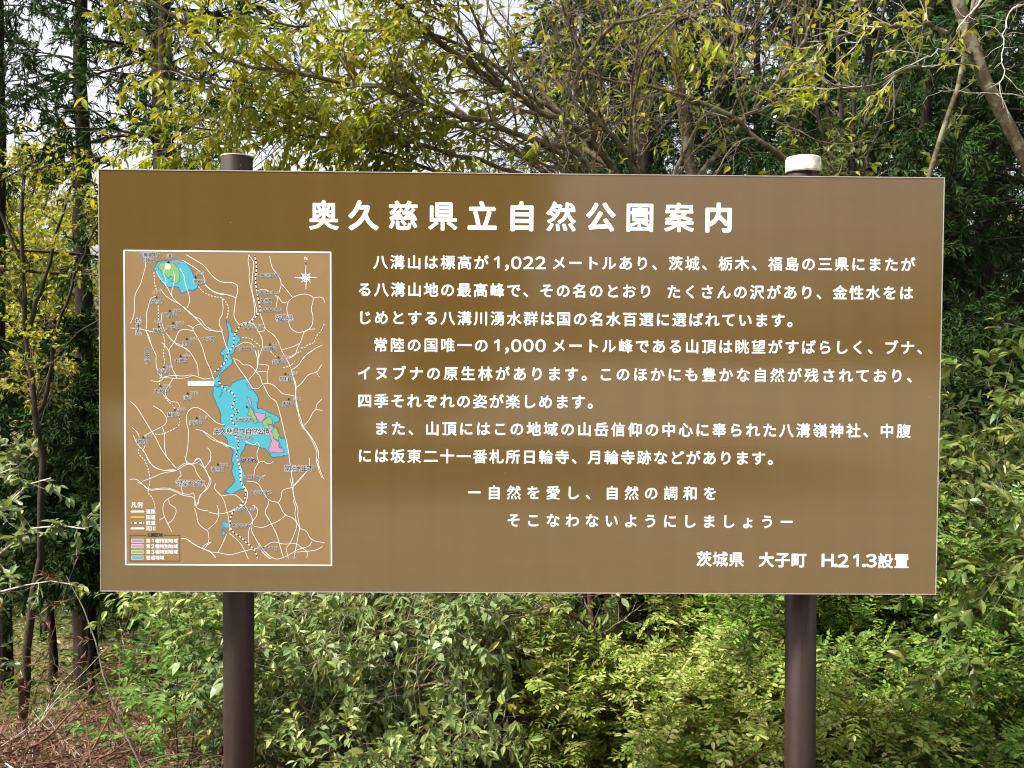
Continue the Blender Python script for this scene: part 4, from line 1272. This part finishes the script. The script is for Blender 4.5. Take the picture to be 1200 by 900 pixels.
# ------------------------------------------------------------------ the cherry with the yellow-green crown
rng = np.random.default_rng(3)
O = base_of(724, 840, 3.0)
tr, cr = Acc(), Acc()
trunkL = [limb(rng, np.vstack([O - [0, 0, .2], line([(722, 740, 3.0), (733, 500, 2.9), (742, 320, 2.8)])]), 0.075, 0.052, 16, 0.008),
          limb(rng, np.vstack([O + [0.25, 0.1, -.2], line([(770, 640, 3.1), (800, 400, 3.1), (815, 205, 3.1), (801, 140, 3.1), (790, 60, 3.1), (774, -40, 3.1), (760, -160, 3.0)])]), 0.06, 0.03, 18, 0.01)]
leafy = [limb(rng, line([(742, 320, 2.8), (733, 200, 2.7), (660, 140, 2.5), (592, 104, 2.3), (545, 75, 2.2), (480, 22, 2.1), (430, -40, 2.0), (360, -110, 1.9)]), 0.030, 0.011, 22),
         limb(rng, line([(742, 320, 2.8), (700, 190, 2.5), (630, 165, 2.2), (545, 140, 1.9), (440, 100, 1.7), (310, 85, 1.5), (265, 65, 1.4), (185, 8, 1.3), (120, -40, 1.2)]), 0.022, 0.007, 24),
         limb(rng, line([(738, 330, 2.8), (660, 220, 2.4), (560, 190, 2.1), (470, 160, 1.9), (390, 150, 1.7), (320, 125, 1.6), (230, 95, 1.4), (180, 70, 1.3)]), 0.018, 0.005, 22),
         limb(rng, line([(738, 340, 2.8), (620, 230, 2.5), (500, 195, 2.3), (410, 165, 2.1), (330, 150, 2.0), (240, 160, 1.9), (190, 180, 1.8)]), 0.017, 0.005, 22),
         limb(rng, line([(660, 140, 2.5), (560, 60, 2.4), (480, 30, 2.2), (380, 40, 2.0), (300, 20, 1.8), (250, -30, 1.7)]), 0.015, 0.005, 20),
         limb(rng, line([(592, 104, 2.3), (520, 20, 2.1), (480, -60, 1.9)]), 0.012, 0.006, 14)]
bare = [limb(rng, line([(742, 320, 2.8), (757, 210, 2.6), (712, 150, 2.4), (672, 112, 2.2), (668, 95, 2.2), (690, 62, 2.1), (700, 38, 2.1), (760, 18, 2.0), (850, -20, 1.9)]), 0.026, 0.007, 20),
        limb(rng, line([(735, 330, 2.8), (690, 210, 2.7), (640, 170, 2.6), (585, 150, 2.5), (530, 148, 2.4), (470, 160, 2.3)]), 0.020, 0.005, 18),
        limb(rng, line([(742, 320, 2.8), (640, 200, 2.9), (560, 150, 2.8), (500, 135, 2.7), (430, 90, 2.6)]), 0.020, 0.005, 18),
        limb(rng, line([(757, 230, 2.7), (700, 190, 2.9), (640, 110, 3.0), (600, 60, 3.0), (570, 0, 3.0)]), 0.020, 0.007, 18),
        limb(rng, line([(960, 215, 2.9), (918, 186, 2.8), (860, 138, 2.7), (800, 108, 2.6), (720, 95, 2.5), (640, 75, 2.4)]), 0.021, 0.006, 18),
        limb(rng, line([(815, 210, 3.1), (880, 130, 3.1), (930, 80, 3.0), (960, 10, 3.0), (980, -60, 3.0)]), 0.018, 0.008, 18),
        limb(rng, line([(770, 640, 3.1), (900, 360, 3.0), (960, 215, 2.9)]), 0.030, 0.026, 12),
        limb(rng, line([(742, 320, 2.8), (800, 180, 3.0), (850, 90, 3.1), (880, 0, 3.1)]), 0.017, 0.008, 16)]
extra = spawn(rng, *stack(*leafy[:4], *bare), 26, (0.9, 2.0), (12, 38), (0.1, 0.75), 16, 0.10, -0.01, rs=0.55, rmin=0.006, rmax=0.016, tip=0.2)
bare += [(extra[0][[k]], extra[1][[k]]) for k in range(26)]
Pt, Rt = stack(*trunkL, *leafy, *bare)
tubes(tr, Pt, Rt, 9, 0)
lP, lR = stack(*leafy)
bP, bR = stack(*bare)
B, BR = spawn(rng, lP, lR, 130, (0.35, 0.95), (25, 65), (0.42, 1), 7, 0.13, 0.0, rs=0.5, rmax=0.009, flat=0.4)
tubes(cr, B, BR, 5, 1)
T, TR = spawn(rng, *stack((B, BR), (lP[:, 12:], lR[:, 12:])), 760, (0.2, 0.5), (25, 70), (0.1, 1), 6, 0.16, 0.05, rs=0.5, rmin=0.0015, rmax=0.003, flat=0.3)
tubes(cr, T, TR, 3, 1)
leaves_on(rng, cr, T, TR, 14, 0.048, 0.40, 'oval', 0, droop=0.55, upn=0.9, ang=(30, 80))
# bare side: crowded fine twigs, few leaves
B2, BR2 = spawn(rng, *stack((bP, bR), (lP[:, :14], lR[:, :14])), 280, (0.4, 1.3), (20, 65), (0.25, 1), 8, 0.16, -0.01, rs=0.45, rmax=0.008)
tubes(cr, B2, BR2, 5, 1)
T2, TR2 = spawn(rng, B2, BR2, 3000, (0.15, 0.55), (25, 75), (0.15, 1), 6, 0.22, 0.0, rs=0.5, rmin=0.0014, rmax=0.003)
tubes(cr, T2, TR2, 3, 1)
leaves_on(rng, cr, T2, TR2, 0.9, 0.055, 0.42, 'oval', 0, droop=0.5, upn=0.9, t=(0.5, 1))
# leafy ends at the top of the picture, above the middle of the board
Bt, BtR = spawn(rng, *stack((bP[[0]], bR[[0]]), (trunkL[1][0], trunkL[1][1])), 13, (0.4, 0.9), (30, 80), (0.72, 1), 7, 0.14, 0.03, rs=0.4, rmax=0.008, bias=(-0.3, -0.6, 0))
tubes(cr, Bt, BtR, 5, 1)
Tt, TtR = spawn(rng, Bt, BtR, 80, (0.2, 0.45), (25, 70), (0.1, 1), 6, 0.16, 0.05, rs=0.5, rmin=0.0015, rmax=0.003)
tubes(cr, Tt, TtR, 3, 1)
leaves_on(rng, cr, Tt, TtR, 10, 0.052, 0.42, 'oval', 0, droop=0.6, upn=0.9)
plant('cherry_tree', O, 'cherry tree with yellow green leaves and bare tangled limbs spreading above the board', 'tree', tr, cr, [BARK['cherry']], [LEAF['cherry'], BARK['twig']])

# ------------------------------------------------------------------ leaning lichen-grey tree at the upper right
rng = np.random.default_rng(4)
O = base_of(1420, 700, 2.9)
tr, cr = Acc(), Acc()
main = limb(rng, np.vstack([O - [0, 0, .2], line([(1350, 520, 2.8), (1270, 320, 2.7), (1222, 235, 2.6), (1198, 185, 2.55), (1166, 118, 2.5), (1140, 60, 2.5), (1116, -10, 2.5), (1095, -120, 2.5)])]), 0.056, 0.037, 24, 0.007)
side = [limb(rng, line([(1140, 62, 2.5), (1100, 30, 2.2), (1060, 30, 2.0), (1010, 35, 1.9), (960, 50, 1.8)]), 0.016, 0.004, 16),
        limb(rng, line([(1145, 75, 2.5), (1090, 75, 2.2), (1040, 90, 2.0), (1000, 105, 1.9), (960, 98, 1.8)]), 0.012, 0.003, 16),
        limb(rng, line([(1130, 40, 2.5), (1145, 10, 2.4), (1160, -40, 2.3)]), 0.02, 0.01, 10)]
tubes(tr, *stack(main, *side), 10, 0)
B, BR = spawn(rng, *stack(*side), 26, (0.2, 0.5), (25, 65), (0.2, 1), 6, 0.15, 0.0, rs=0.6, rmax=0.005, flat=0.5)
tubes(cr, B, BR, 4, 1)
T, TR = spawn(rng, B, BR, 90, (0.12, 0.35), (25, 70), (0.1, 1), 5, 0.18, 0.03, rs=0.6, rmin=0.0014, rmax=0.0025, flat=0.5)
tubes(cr, T, TR, 3, 1)
leaves_on(rng, cr, T, TR, 5, 0.048, 0.42, 'oval', 0, droop=0.35, upn=1.1)
root = plant('leaning_tree', O, 'leaning tree with a lichen grey trunk at the upper right corner', 'tree', tr, cr, [BARK['lichen']], [LEAF['cherry'], BARK['pale']])
db = Acc()
dead = [limb(rng, line([(1222, 2, 2.2), (1190, 6, 2.1), (1180, 14, 2.1), (1176, 40, 2.05), (1174, 70, 2.0), (1177, 88, 2.0), (1168, 100, 2.0), (1174, 118, 2.0), (1182, 133, 2.0)]), 0.0045, 0.002, 22, 0.006),
        limb(rng, line([(1177, 88, 2.0), (1188, 100, 2.0), (1205, 112, 2.0)]), 0.003, 0.001, 8, 0.004),
        limb(rng, line([(1150, 0, 2.3), (1130, 25, 2.2), (1120, 35, 2.2), (1125, 42, 2.2)]), 0.006, 0.003, 12, 0.005),
        limb(rng, line([(1137, 62, 2.4), (1110, 55, 2.1), (1090, 65, 2.0), (1060, 78, 1.9), (1035, 92, 1.9)]), 0.005, 0.0015, 16, 0.008),
        limb(rng, line([(1225, 118, 2.4), (1180, 110, 2.3), (1140, 107, 2.3), (1100, 106, 2.3)]), 0.004, 0.0015, 14, 0.006)]
tubes(db, *stack(*dead), 5, 0)
Q, QR = spawn(rng, *stack(*dead), 60, (0.06, 0.25), (30, 80), (0.1, 1), 6, 0.3, 0, rs=0.5, rmin=0.001, rmax=0.002)
tubes(db, Q, QR, 3, 0)
db.build('dead_branch', BARK['pale'], root, O)

# slender slanting stem behind the board's right end
rng = np.random.default_rng(6)
O = base_of(1010, 760, 3.3)
tr, cr = Acc(), Acc()
m_ = limb(rng, np.vstack([O - [0, 0, .1], line([(1040, 500, 3.3), (1068, 300, 3.2), (1088, 205, 3.2), (1108, 145, 3.2), (1122, 100, 3.2), (1132, 55, 3.2), (1140, 0, 3.2), (1150, -60, 3.2)])]), 0.03, 0.014, 20, 0.006)
tubes(tr, *m_, 8, 0)
B, BR = spawn(rng, *m_, 16, (0.25, 0.6), (30, 70), (0.55, 1), 6, 0.16, 0, rs=0.4, rmax=0.005)
tubes(cr, B, BR, 4, 1)
leaves_on(rng, cr, B, BR, 6, 0.065, 0.45, 'oval', 0)
plant('slender_tree', O, 'slender slanting pale trunk rising behind the right end of the board', 'tree', tr, cr, [BARK['lichen']], [LEAF['mid'], BARK['twig']])

# many-stemmed dark tree behind the right post
rng = np.random.default_rng(7)
O = base_of(985, 640, 4.3)
tr, cr = Acc(), Acc()
st = []
for (x1, y1, x2, y2, x3, y3, r_) in ((988, 200, 985, 90, 975, -40, .03), (995, 200, 1003, 80, 1010, -40, .028), (978, 205, 950, 110, 915, -30, .026), (1000, 205, 1022, 100, 1045, -40, .022), (982, 210, 965, 120, 960, -40, .02), (975, 210, 925, 150, 870, 60, .018), (1000, 210, 1050, 130, 1085, 20, .016)):
    st.append(limb(rng, np.vstack([O + [rng.normal(0, .06), 0, -.1], line([(985, 400, 4.3), (x1, y1, 4.25), (x2, y2, 4.2), (x3, y3, 4.1)])]), r_ * 1.3, r_ * 0.5, 18, 0.012))
P_, R_ = stack(*st)
tubes(tr, P_, R_, 8, 0)
B, BR = spawn(rng, P_, R_, 60, (0.3, 0.9), (20, 60), (0.5, 1), 7, 0.16, -0.02, rs=0.4, rmax=0.008)
tubes(cr, B, BR, 4, 1)
T, TR = spawn(rng, B, BR, 320, (0.15, 0.5), (25, 75), (0.1, 1), 5, 0.2, 0, rs=0.5, rmin=0.0014, rmax=0.003)
tubes(cr, T, TR, 3, 1)
leaves_on(rng, cr, T, TR, 4, 0.065, 0.45, 'oval', 0)
plant('multi_stemmed_tree', O, 'many stemmed dark tree with upright stems behind the white capped post', 'tree', tr, cr, [BARK['dark']], [LEAF['mid'], BARK['twig']])

# ------------------------------------------------------------------ broad-leaved shrubs on the right
make_shrub(41, 3.15, 'layered broad leaved shrub right of the board under the leaning trunk', 'mid', 0.066, 8, 480, 13, 0.5, 0.5, kind='oval', base=base_of(1165, 700, 3.3), t0=0.5, rs=0.014, tl=(0.25, 0.6), bare=60, twig='twig')
make_shrub(42, 3.45, 'broad leaved shrub whose leaf tops show above the right end of the board', 'mid', 0.066, 8, 500, 13, 0.5, 0.45, kind='oval', base=base_of(1015, 700, 3.1), t0=0.45, rs=0.014, tl=(0.25, 0.6), bare=60)
make_shrub(43, 2.65, 'broad leaved shrub at the right edge above the feathery bushes', 'mid', 0.062, 8, 460, 13, 0.5, 0.5, kind='oval', base=base_of(1275, 700, 3.9), t0=0.65, rs=0.012, tl=(0.25, 0.6), bare=80, twig='pale', lean=(-0.25, 0, 0))

# feathery bushes along the lower right
for k, (px, Y, H, lab, lf, lean, nt) in enumerate([
        (1180, 2.1, 1.75, 'tallest green feathery leaved bush at the right edge beside the board', 'feather', (-0.1, 0, 0), 330),
        (1085, 1.9, 1.45, 'green feathery leaved bush just right of the right post', 'feather', (0, 0, 0), 300),
        (1010, 2.4, 1.45, 'shaded feathery leaved bush behind the right post', 'feather', (0, 0, 0), 260),
        (1235, 1.3, 1.15, 'low green feathery leaved bush in the lower right corner', 'feather', (0, 0, 0), 230),
        (800, 1.6, 1.25, 'pale yellow green feathery bush with a red stem left of the right post', 'feather_pale', (0, 0, 0), 270),
        (880, 2.1, 1.4, 'green feathery leaved bush under the board left of the right post', 'feather', (0, 0, 0), 270),
        (1010, 1.0, 0.72, 'low pale tipped feathery bush at the foot of the right post', 'feather_pale', (0, 0, 0), 190),
        (1120, 1.0, 0.75, 'low green feathery bush in front of the taller ones near the corner', 'feather', (0, 0, 0), 200),
        (850, 1.1, 0.66, 'low pale feathery bush spilling across the bottom edge by the right post', 'feather_pale', (0, 0, 0), 170)]):
    make_feather(50 + k, H * 1.25, lab, lf, base_of(px, 800, Y), 12, int(nt * 1.25), 7, 0.5, 0.135, 0.031, lean=lean)

# ------------------------------------------------------------------ arching tree with drooping leaves under the middle of the board
rng = np.random.default_rng(8)
O = base_of(795, 860, 2.2)
tr, cr = Acc(), Acc()
arch = [limb(rng, np.vstack([O - [0, 0, .15], line([(752, 832, 2.1), (700, 802, 2.0), (665, 788, 1.95), (630, 774, 1.9), (585, 757, 1.8), (520, 745, 1.7), (440, 740, 1.6), (380, 760, 1.5)])]), 0.062, 0.011, 24, 0.008),
        limb(rng, np.vstack([O + [0.05, -0.1, -.15], line([(725, 915, 1.9), (700, 885, 1.8), (672, 858, 1.75), (640, 838, 1.7), (590, 845, 1.6), (540, 862, 1.5), (470, 850, 1.4)])]), 0.052, 0.009, 24, 0.008),
        limb(rng, line([(700, 802, 2.0), (740, 760, 2.0), (680, 725, 1.8), (620, 712, 1.7), (560, 735, 1.6), (480, 780, 1.5)]), 0.018, 0.004, 18),
        limb(rng, line([(752, 832, 2.1), (690, 760, 2.2), (610, 720, 2.2), (520, 690, 2.1), (430, 690, 2.0), (350, 720, 1.9)]), 0.02, 0.005, 18),
        limb(rng, line([(640, 838, 1.7), (580, 800, 1.6), (500, 800, 1.5), (430, 820, 1.4), (380, 860, 1.3)]), 0.014, 0.004, 18)]
P_, R_ = stack(*arch)
tubes(tr, P_, R_, 9, 0)
B, BR = spawn(rng, P_, R_, 85, (0.3, 0.8), (25, 70), (0.25, 1), 7, 0.15, 0.02, rs=0.5, rmax=0.006, flat=0.3)
tubes(cr, B, BR, 4, 1)
T, TR = spawn(rng, *stack((B, BR), (P_[:, 12:], R_[:, 12:])), 520, (0.15, 0.45), (25, 75), (0.1, 1), 5, 0.2, 0.06, rs=0.5, rmin=0.0014, rmax=0.003)
tubes(cr, T, TR, 3, 1)
leaves_on(rng, cr, T, TR, 9, 0.058, 0.36, 'oval', 0, droop=1.1, upn=0.7)
Q, QR = spawn(rng, P_, R_, 90, (0.3, 0.9), (25, 80), (0.2, 1), 7, 0.22, -0.02, rs=0.3, rmin=0.0018, rmax=0.0035, bias=(0, -1.2, 0.3))
tubes(cr, Q, QR, 3, 2)
Q2, Q2R = spawn(rng, Q, QR, 260, (0.08, 0.3), (25, 80), (0.2, 1), 5, 0.25, 0.0, rs=0.6, rmin=0.001, rmax=0.002)
tubes(cr, Q2, Q2R, 3, 2)
plant('arching_tree', O, 'low tree with a brown arching trunk and drooping leaves under the middle of the board', 'tree', tr, cr, [BARK['red']], [LEAF['cherry_dull'], BARK['twig'], BARK['pale']])

# thin upright trunks showing under the board
for k, (px, Y, r_, lab) in enumerate([(715, 3.6, 0.05, 'upright brown trunk under the board just left of the pale feathery bush'), (697, 3.4, 0.032, 'thinner of two brown trunks side by side under the board'),
                                      (626, 2.6, 0.034, 'dark thin trunk showing below the middle of the arching branches'), (572, 3.0, 0.028, 'dim slender trunk among drooping leaves under the board')]):
    rng = np.random.default_rng(60 + k)
    O = base_of(px, 860, Y)
    tr, cr = Acc(), Acc()
    m_ = limb(rng, [O - [0, 0, .1], O + [0.02, 0, 0.8], O + [-0.05, 0.1, 1.8], O + [0.05, 0.2, 3.0]], r_, r_ * 0.5, 16, 0.01)
    tubes(tr, *m_, 8, 0)
    B, BR = spawn(rng, *m_, 18, (0.3, 0.7), (30, 70), (0.4, 1), 6, 0.16, 0, rs=0.4, rmax=0.006)
    tubes(cr, B, BR, 4, 1)
    T, TR = spawn(rng, B, BR, 70, (0.15, 0.4), (25, 75), (0.1, 1), 5, 0.2, 0.03, rs=0.5, rmin=0.0014, rmax=0.003)
    tubes(cr, T, TR, 3, 1)
    leaves_on(rng, cr, T, TR, 10, 0.075, 0.45, 'hex', 0)
    plant('slender_tree', O, lab, 'tree', tr, cr, [BARK['red']], [LEAF['dark'], BARK['twig']])

# round-leaved shrubs beside the left post
make_shrub(44, 1.95, 'round leaved grey green shrub just right of the left post', 'round', 0.048, 12, 620, 15, 0.58, 0.33, kind='oval', base=base_of(415, 800, 1.8), t0=0.2, rs=0.011, bare=120)
make_shrub(45, 1.90, 'round leaved grey green shrub under the board between left post and arching tree', 'round', 0.048, 12, 620, 15, 0.58, 0.5, kind='oval', base=base_of(470, 800, 2.7), t0=0.2, rs=0.011, bare=120)
make_shrub(46, 1.80, 'dark leaved shrub behind the bright feathery sapling left of the left post', 'dark', 0.045, 6, 170, 11, 0.58, 0.5, kind='oval', base=base_of(255, 800, 3.2), t0=0.3, rs=0.010, bare=60)
make_shrub(48, 1.50, 'low yellowish shrub at the bottom edge right of the left post', 'cherry_dull', 0.042, 11, 480, 14, 0.5, 0.6, kind='oval', base=base_of(475, 800, 1.35), t0=0.2, rs=0.008, bare=80)

# pale-leaved shrub at the left edge
rng = np.random.default_rng(9)
O = base_of(-60, 800, 2.2)
tr, cr = Acc(), Acc()
st = [limb(rng, np.vstack([O, line([(-40, 650, 2.2), (-10, 600, 2.1), (30, 570, 2.0), (60, 560, 1.9)])]), 0.014, 0.003, 14),
      limb(rng, np.vstack([O, line([(-30, 680, 2.2), (10, 630, 2.1), (50, 615, 2.0), (100, 620, 1.9)])]), 0.014, 0.003, 14),
      limb(rng, np.vstack([O, line([(-30, 700, 2.1), (10, 690, 2.0), (50, 680, 1.9), (85, 685, 1.9)])]), 0.012, 0.003, 14),
      limb(rng, np.vstack([O, line([(-50, 620, 2.2), (-15, 570, 2.2), (10, 545, 2.1), (40, 530, 2.0)])]), 0.012, 0.003, 14)]
P_, R_ = stack(*st)
tubes(tr, P_, R_, 6, 0)
T, TR = spawn(rng, P_, R_, 110, (0.12, 0.4), (30, 75), (0.35, 1), 6, 0.2, 0.0, rs=0.5, rmin=0.0013, rmax=0.003)
tubes(cr, T, TR, 3, 1)
leaves_on(rng, cr, T, TR, 9, 0.055, 0.58, 'oval', 0, droop=0.2)
plant('shrub', O, 'pale leaved shrub with whitish twigs reaching in from the left edge', 'shrub', tr, cr, [BARK['pale']], [LEAF['round'], BARK['pale']], tname='stem', cname='foliage')

# loose yellow-leaved tree at the far left
rng = np.random.default_rng(10)
O = base_of(20, 800, 4.2)
tr, cr = Acc(), Acc()
st = [limb(rng, np.vstack([O - [0, 0, .1], line([(35, 720, 4.2), (52, 640, 4.2), (48, 520, 4.2), (30, 400, 4.2), (22, 260, 4.1), (30, 190, 4.1)])]), 0.040, 0.012, 20),
      limb(rng, line([(30, 400, 4.2), (60, 300, 4.1), (75, 240, 4.0), (95, 200, 4.0)]), 0.02, 0.006, 14),
      limb(rng, line([(22, 300, 4.2), (-10, 230, 4.2), (-30, 170, 4.2)]), 0.016, 0.006, 12),
      limb(rng, line([(48, 480, 4.2), (80, 340, 4.1), (105, 290, 4.0), (120, 250, 4.0)]), 0.018, 0.006, 14)]
P_, R_ = stack(*st)
tubes(tr, P_, R_, 8, 0)
B, BR = spawn(rng, P_, R_, 40, (0.25, 0.7), (25, 65), (0.55, 1), 6, 0.16, 0, rs=0.45, rmax=0.006)
tubes(cr, B, BR, 4, 1)
T, TR = spawn(rng, B, BR, 210, (0.15, 0.4), (25, 75), (0.1, 1), 5, 0.2, 0.03, rs=0.5, rmin=0.0014, rmax=0.003)
tubes(cr, T, TR, 3, 1)
leaves_on(rng, cr, T, TR, 11, 0.04, 0.5, 'hex', 0)
plant('broadleaf_tree', O, 'thin crooked tree with loose yellow leaves against the sky at the left edge', 'tree', tr, cr, [BARK['dark']], [LEAF['autumn'], BARK['twig']])

yb = make_broadleaf(16, 5.6, 0.05, 'airy yellow leaved tree filling the bright opening left of the board', 'autumn', 0.065, 620, 13, 0.4, 0.45, nl=8)
yb.location = base_of(48, 600, 8.5)
yc = copy_tree(yb, tuple(base_of(-30, 600, 10.5)), 2.0, 1.15, 'airy yellow leaved tree at the very left edge in the bright opening')

# bright feathery sapling
make_feather(70, 1.75, 'bright green feathery leaved sapling standing behind the brush pile', 'bright', base_of(212, 820, 1.3), 3, 28, 6, 0.12, 0.16, 0.040, 5, name='sapling')
make_feather(71, 0.5, 'small bright green feathery seedling at the edge of the brush pile', 'bright', base_of(172, 850, 1.3), 2, 7, 5, 0.3, 0.14, 0.036, 5, name='sapling')

# ------------------------------------------------------------------ heap of cut branches at the lower left
rng = np.random.default_rng(12)
tr, cr = Acc(), Acc()
O = base_of(80, 860, 1.35)
n = 700
p0 = np.stack([rng.normal(O[0], 0.75, n), rng.normal(O[1], 0.35, n), np.zeros(n)], -1)
p0[:, 2] = gz(p0[:, 0], p0[:, 1]) + rng.uniform(0.0, 1, n) ** 1.3 * 0.22 * np.exp(-((p0[:, 0] - O[0]) / 0.9) ** 2 * 0.6)
d = rng.normal(0, 1, (n, 3)); d[:, 2] = rng.normal(0.03, 0.2, n)
P_ = walk(rng, p0, d, rng.uniform(0.25, 1.2, n), 8, 0.14, 0.015)
R_ = (rng.uniform(0.0014, 0.0042, n) * rng.choice([1, 1, 1, 1, 2.0], n))[:, None] * np.linspace(1, 0.35, 8)[None]
sel = rng.random(n) < 0.16
tubes(tr, P_[sel], R_[sel] * 0.7, 5, 1); tubes(tr, P_[~sel], R_[~sel], 5, 0)
T, TR = spawn(rng, P_, R_, 1900, (0.08, 0.3), (20, 75), (0.1, 1), 5, 0.25, 0.03, rs=0.5, rmin=0.001, rmax=0.002)
tubes(tr, T, TR, 3, 0)
needles_on(rng, cr, T, TR, 14, 0.05, 0.0035, 0)
root = empty('brush_pile', tuple(O))
tag(root, 'heap of cut dead branches and reddish brown cedar sprays at the lower left', 'brush pile')
tr.build('dead_twigs', [BARK['red'], BARK['pale']], root, O)
cr.build('dead_needles', LEAF['dead'], root, O)

# cut stub
O = base_of(25, 800, 2.4)
acc = Acc()
P_, R_ = limb(rng, [O - [0, 0, .1], at(26, 830, 2.4), at(24, 795, 2.4)], 0.024, 0.018, 8, 0.003)
tubes(acc, P_, R_, 10, 0)
st_ = empty('tree_stump', tuple(O)); tag(st_, 'thin cut stump with a pale orange top behind the brush pile', 'stump')
acc.build('trunk', BARK['red'], st_, O)
acc = Acc(); e_ = P_[0, -1]
tubes(acc, np.array([[e_ - [0, 0, 0.001], e_ + [0, 0, 0.004]]]), np.array([[0.0178, 0.0165]]), 10, 0, False, True)
acc.build('cut_face', BARK['cut'], st_, O)

# ------------------------------------------------------------------ ground cover
rng = np.random.default_rng(13)
acc = Acc()
n = 30000
x = rng.uniform(-9, 4, n) ; y = rng.uniform(1.6, 15, n)
keep = np.abs(x) < 0.62 * (y + 3.4) + 0.3
x, y = x[keep], y[keep]; n = len(x)
pos = np.stack([x, y, gz(x, y) + rng.uniform(0.0, 0.38, n)], -1)
az = rng.uniform(0, 2 * np.pi, n)
d = np.stack([np.cos(az), np.sin(az), rng.uniform(-0.1, 0.7, n)], -1)
nr = rng.normal(0, 0.4, (n, 3)); nr[:, 2] += 1
keep2 = (y > 2.6) | (x > -1.2)
pos, d, nr = pos[keep2], d[keep2], nr[keep2]; n = len(pos)
L = rng.uniform(0.06, 0.15, n)
put_leaves(acc, pos, d, nr, L, L * 0.22, 'oval', 0)
o = acc.build('ground_cover', LEAF['sasa']); tag(o, 'bamboo grass and low leaves covering the forest floor', kind='stuff')
acc = Acc()
n = 16000
x = rng.uniform(-7, 5.5, n); y = rng.uniform(-0.2, 10, n)
pos = np.stack([x, y, gz(x, y) + rng.uniform(0.005, 0.03, n)], -1)
az = rng.uniform(0, 2 * np.pi, n)
d = np.stack([np.cos(az), np.sin(az), rng.normal(0, 0.2, n)], -1)
nr = rng.normal(0, 0.35, (n, 3)); nr[:, 2] += 1
L = rng.uniform(0.03, 0.065, n)
put_leaves(acc, pos, d, nr, L, L * 0.5, 'hex', 0)
o = acc.build('fallen_leaves', LEAF['litter']); tag(o, 'brown fallen leaves strewn over the forest floor', kind='stuff')

# ------------------------------------------------------------------ trees behind the photographer (seen as the dark half of the reflection in the board)

lt = make_broadleaf(15, 8.5, 0.16, 'dense tree across the clearing facing the signboard, behind the photographer', 'dark', 0.24, 2400, 20, 0.36, 0.08, 'trees across the clearing', nl=10)
for k, (x, y, sc) in enumerate([(-1.45, -12.5, 1.0), (-2.6, -13.2, 1.1), (-4.4, -12, 1.1), (-7.0, -12.5, 1.1), (-9.6, -11.5, 1.15), (-3.4, -15.5, 1.2), (-6.5, -15, 1.2), (-12.5, -11, 1.2)]):
    if k == 0:
        lt.location = (x, y, 0)
    else:
        copy_tree(lt, (x, y, 0), RG.uniform(0, 6), sc)
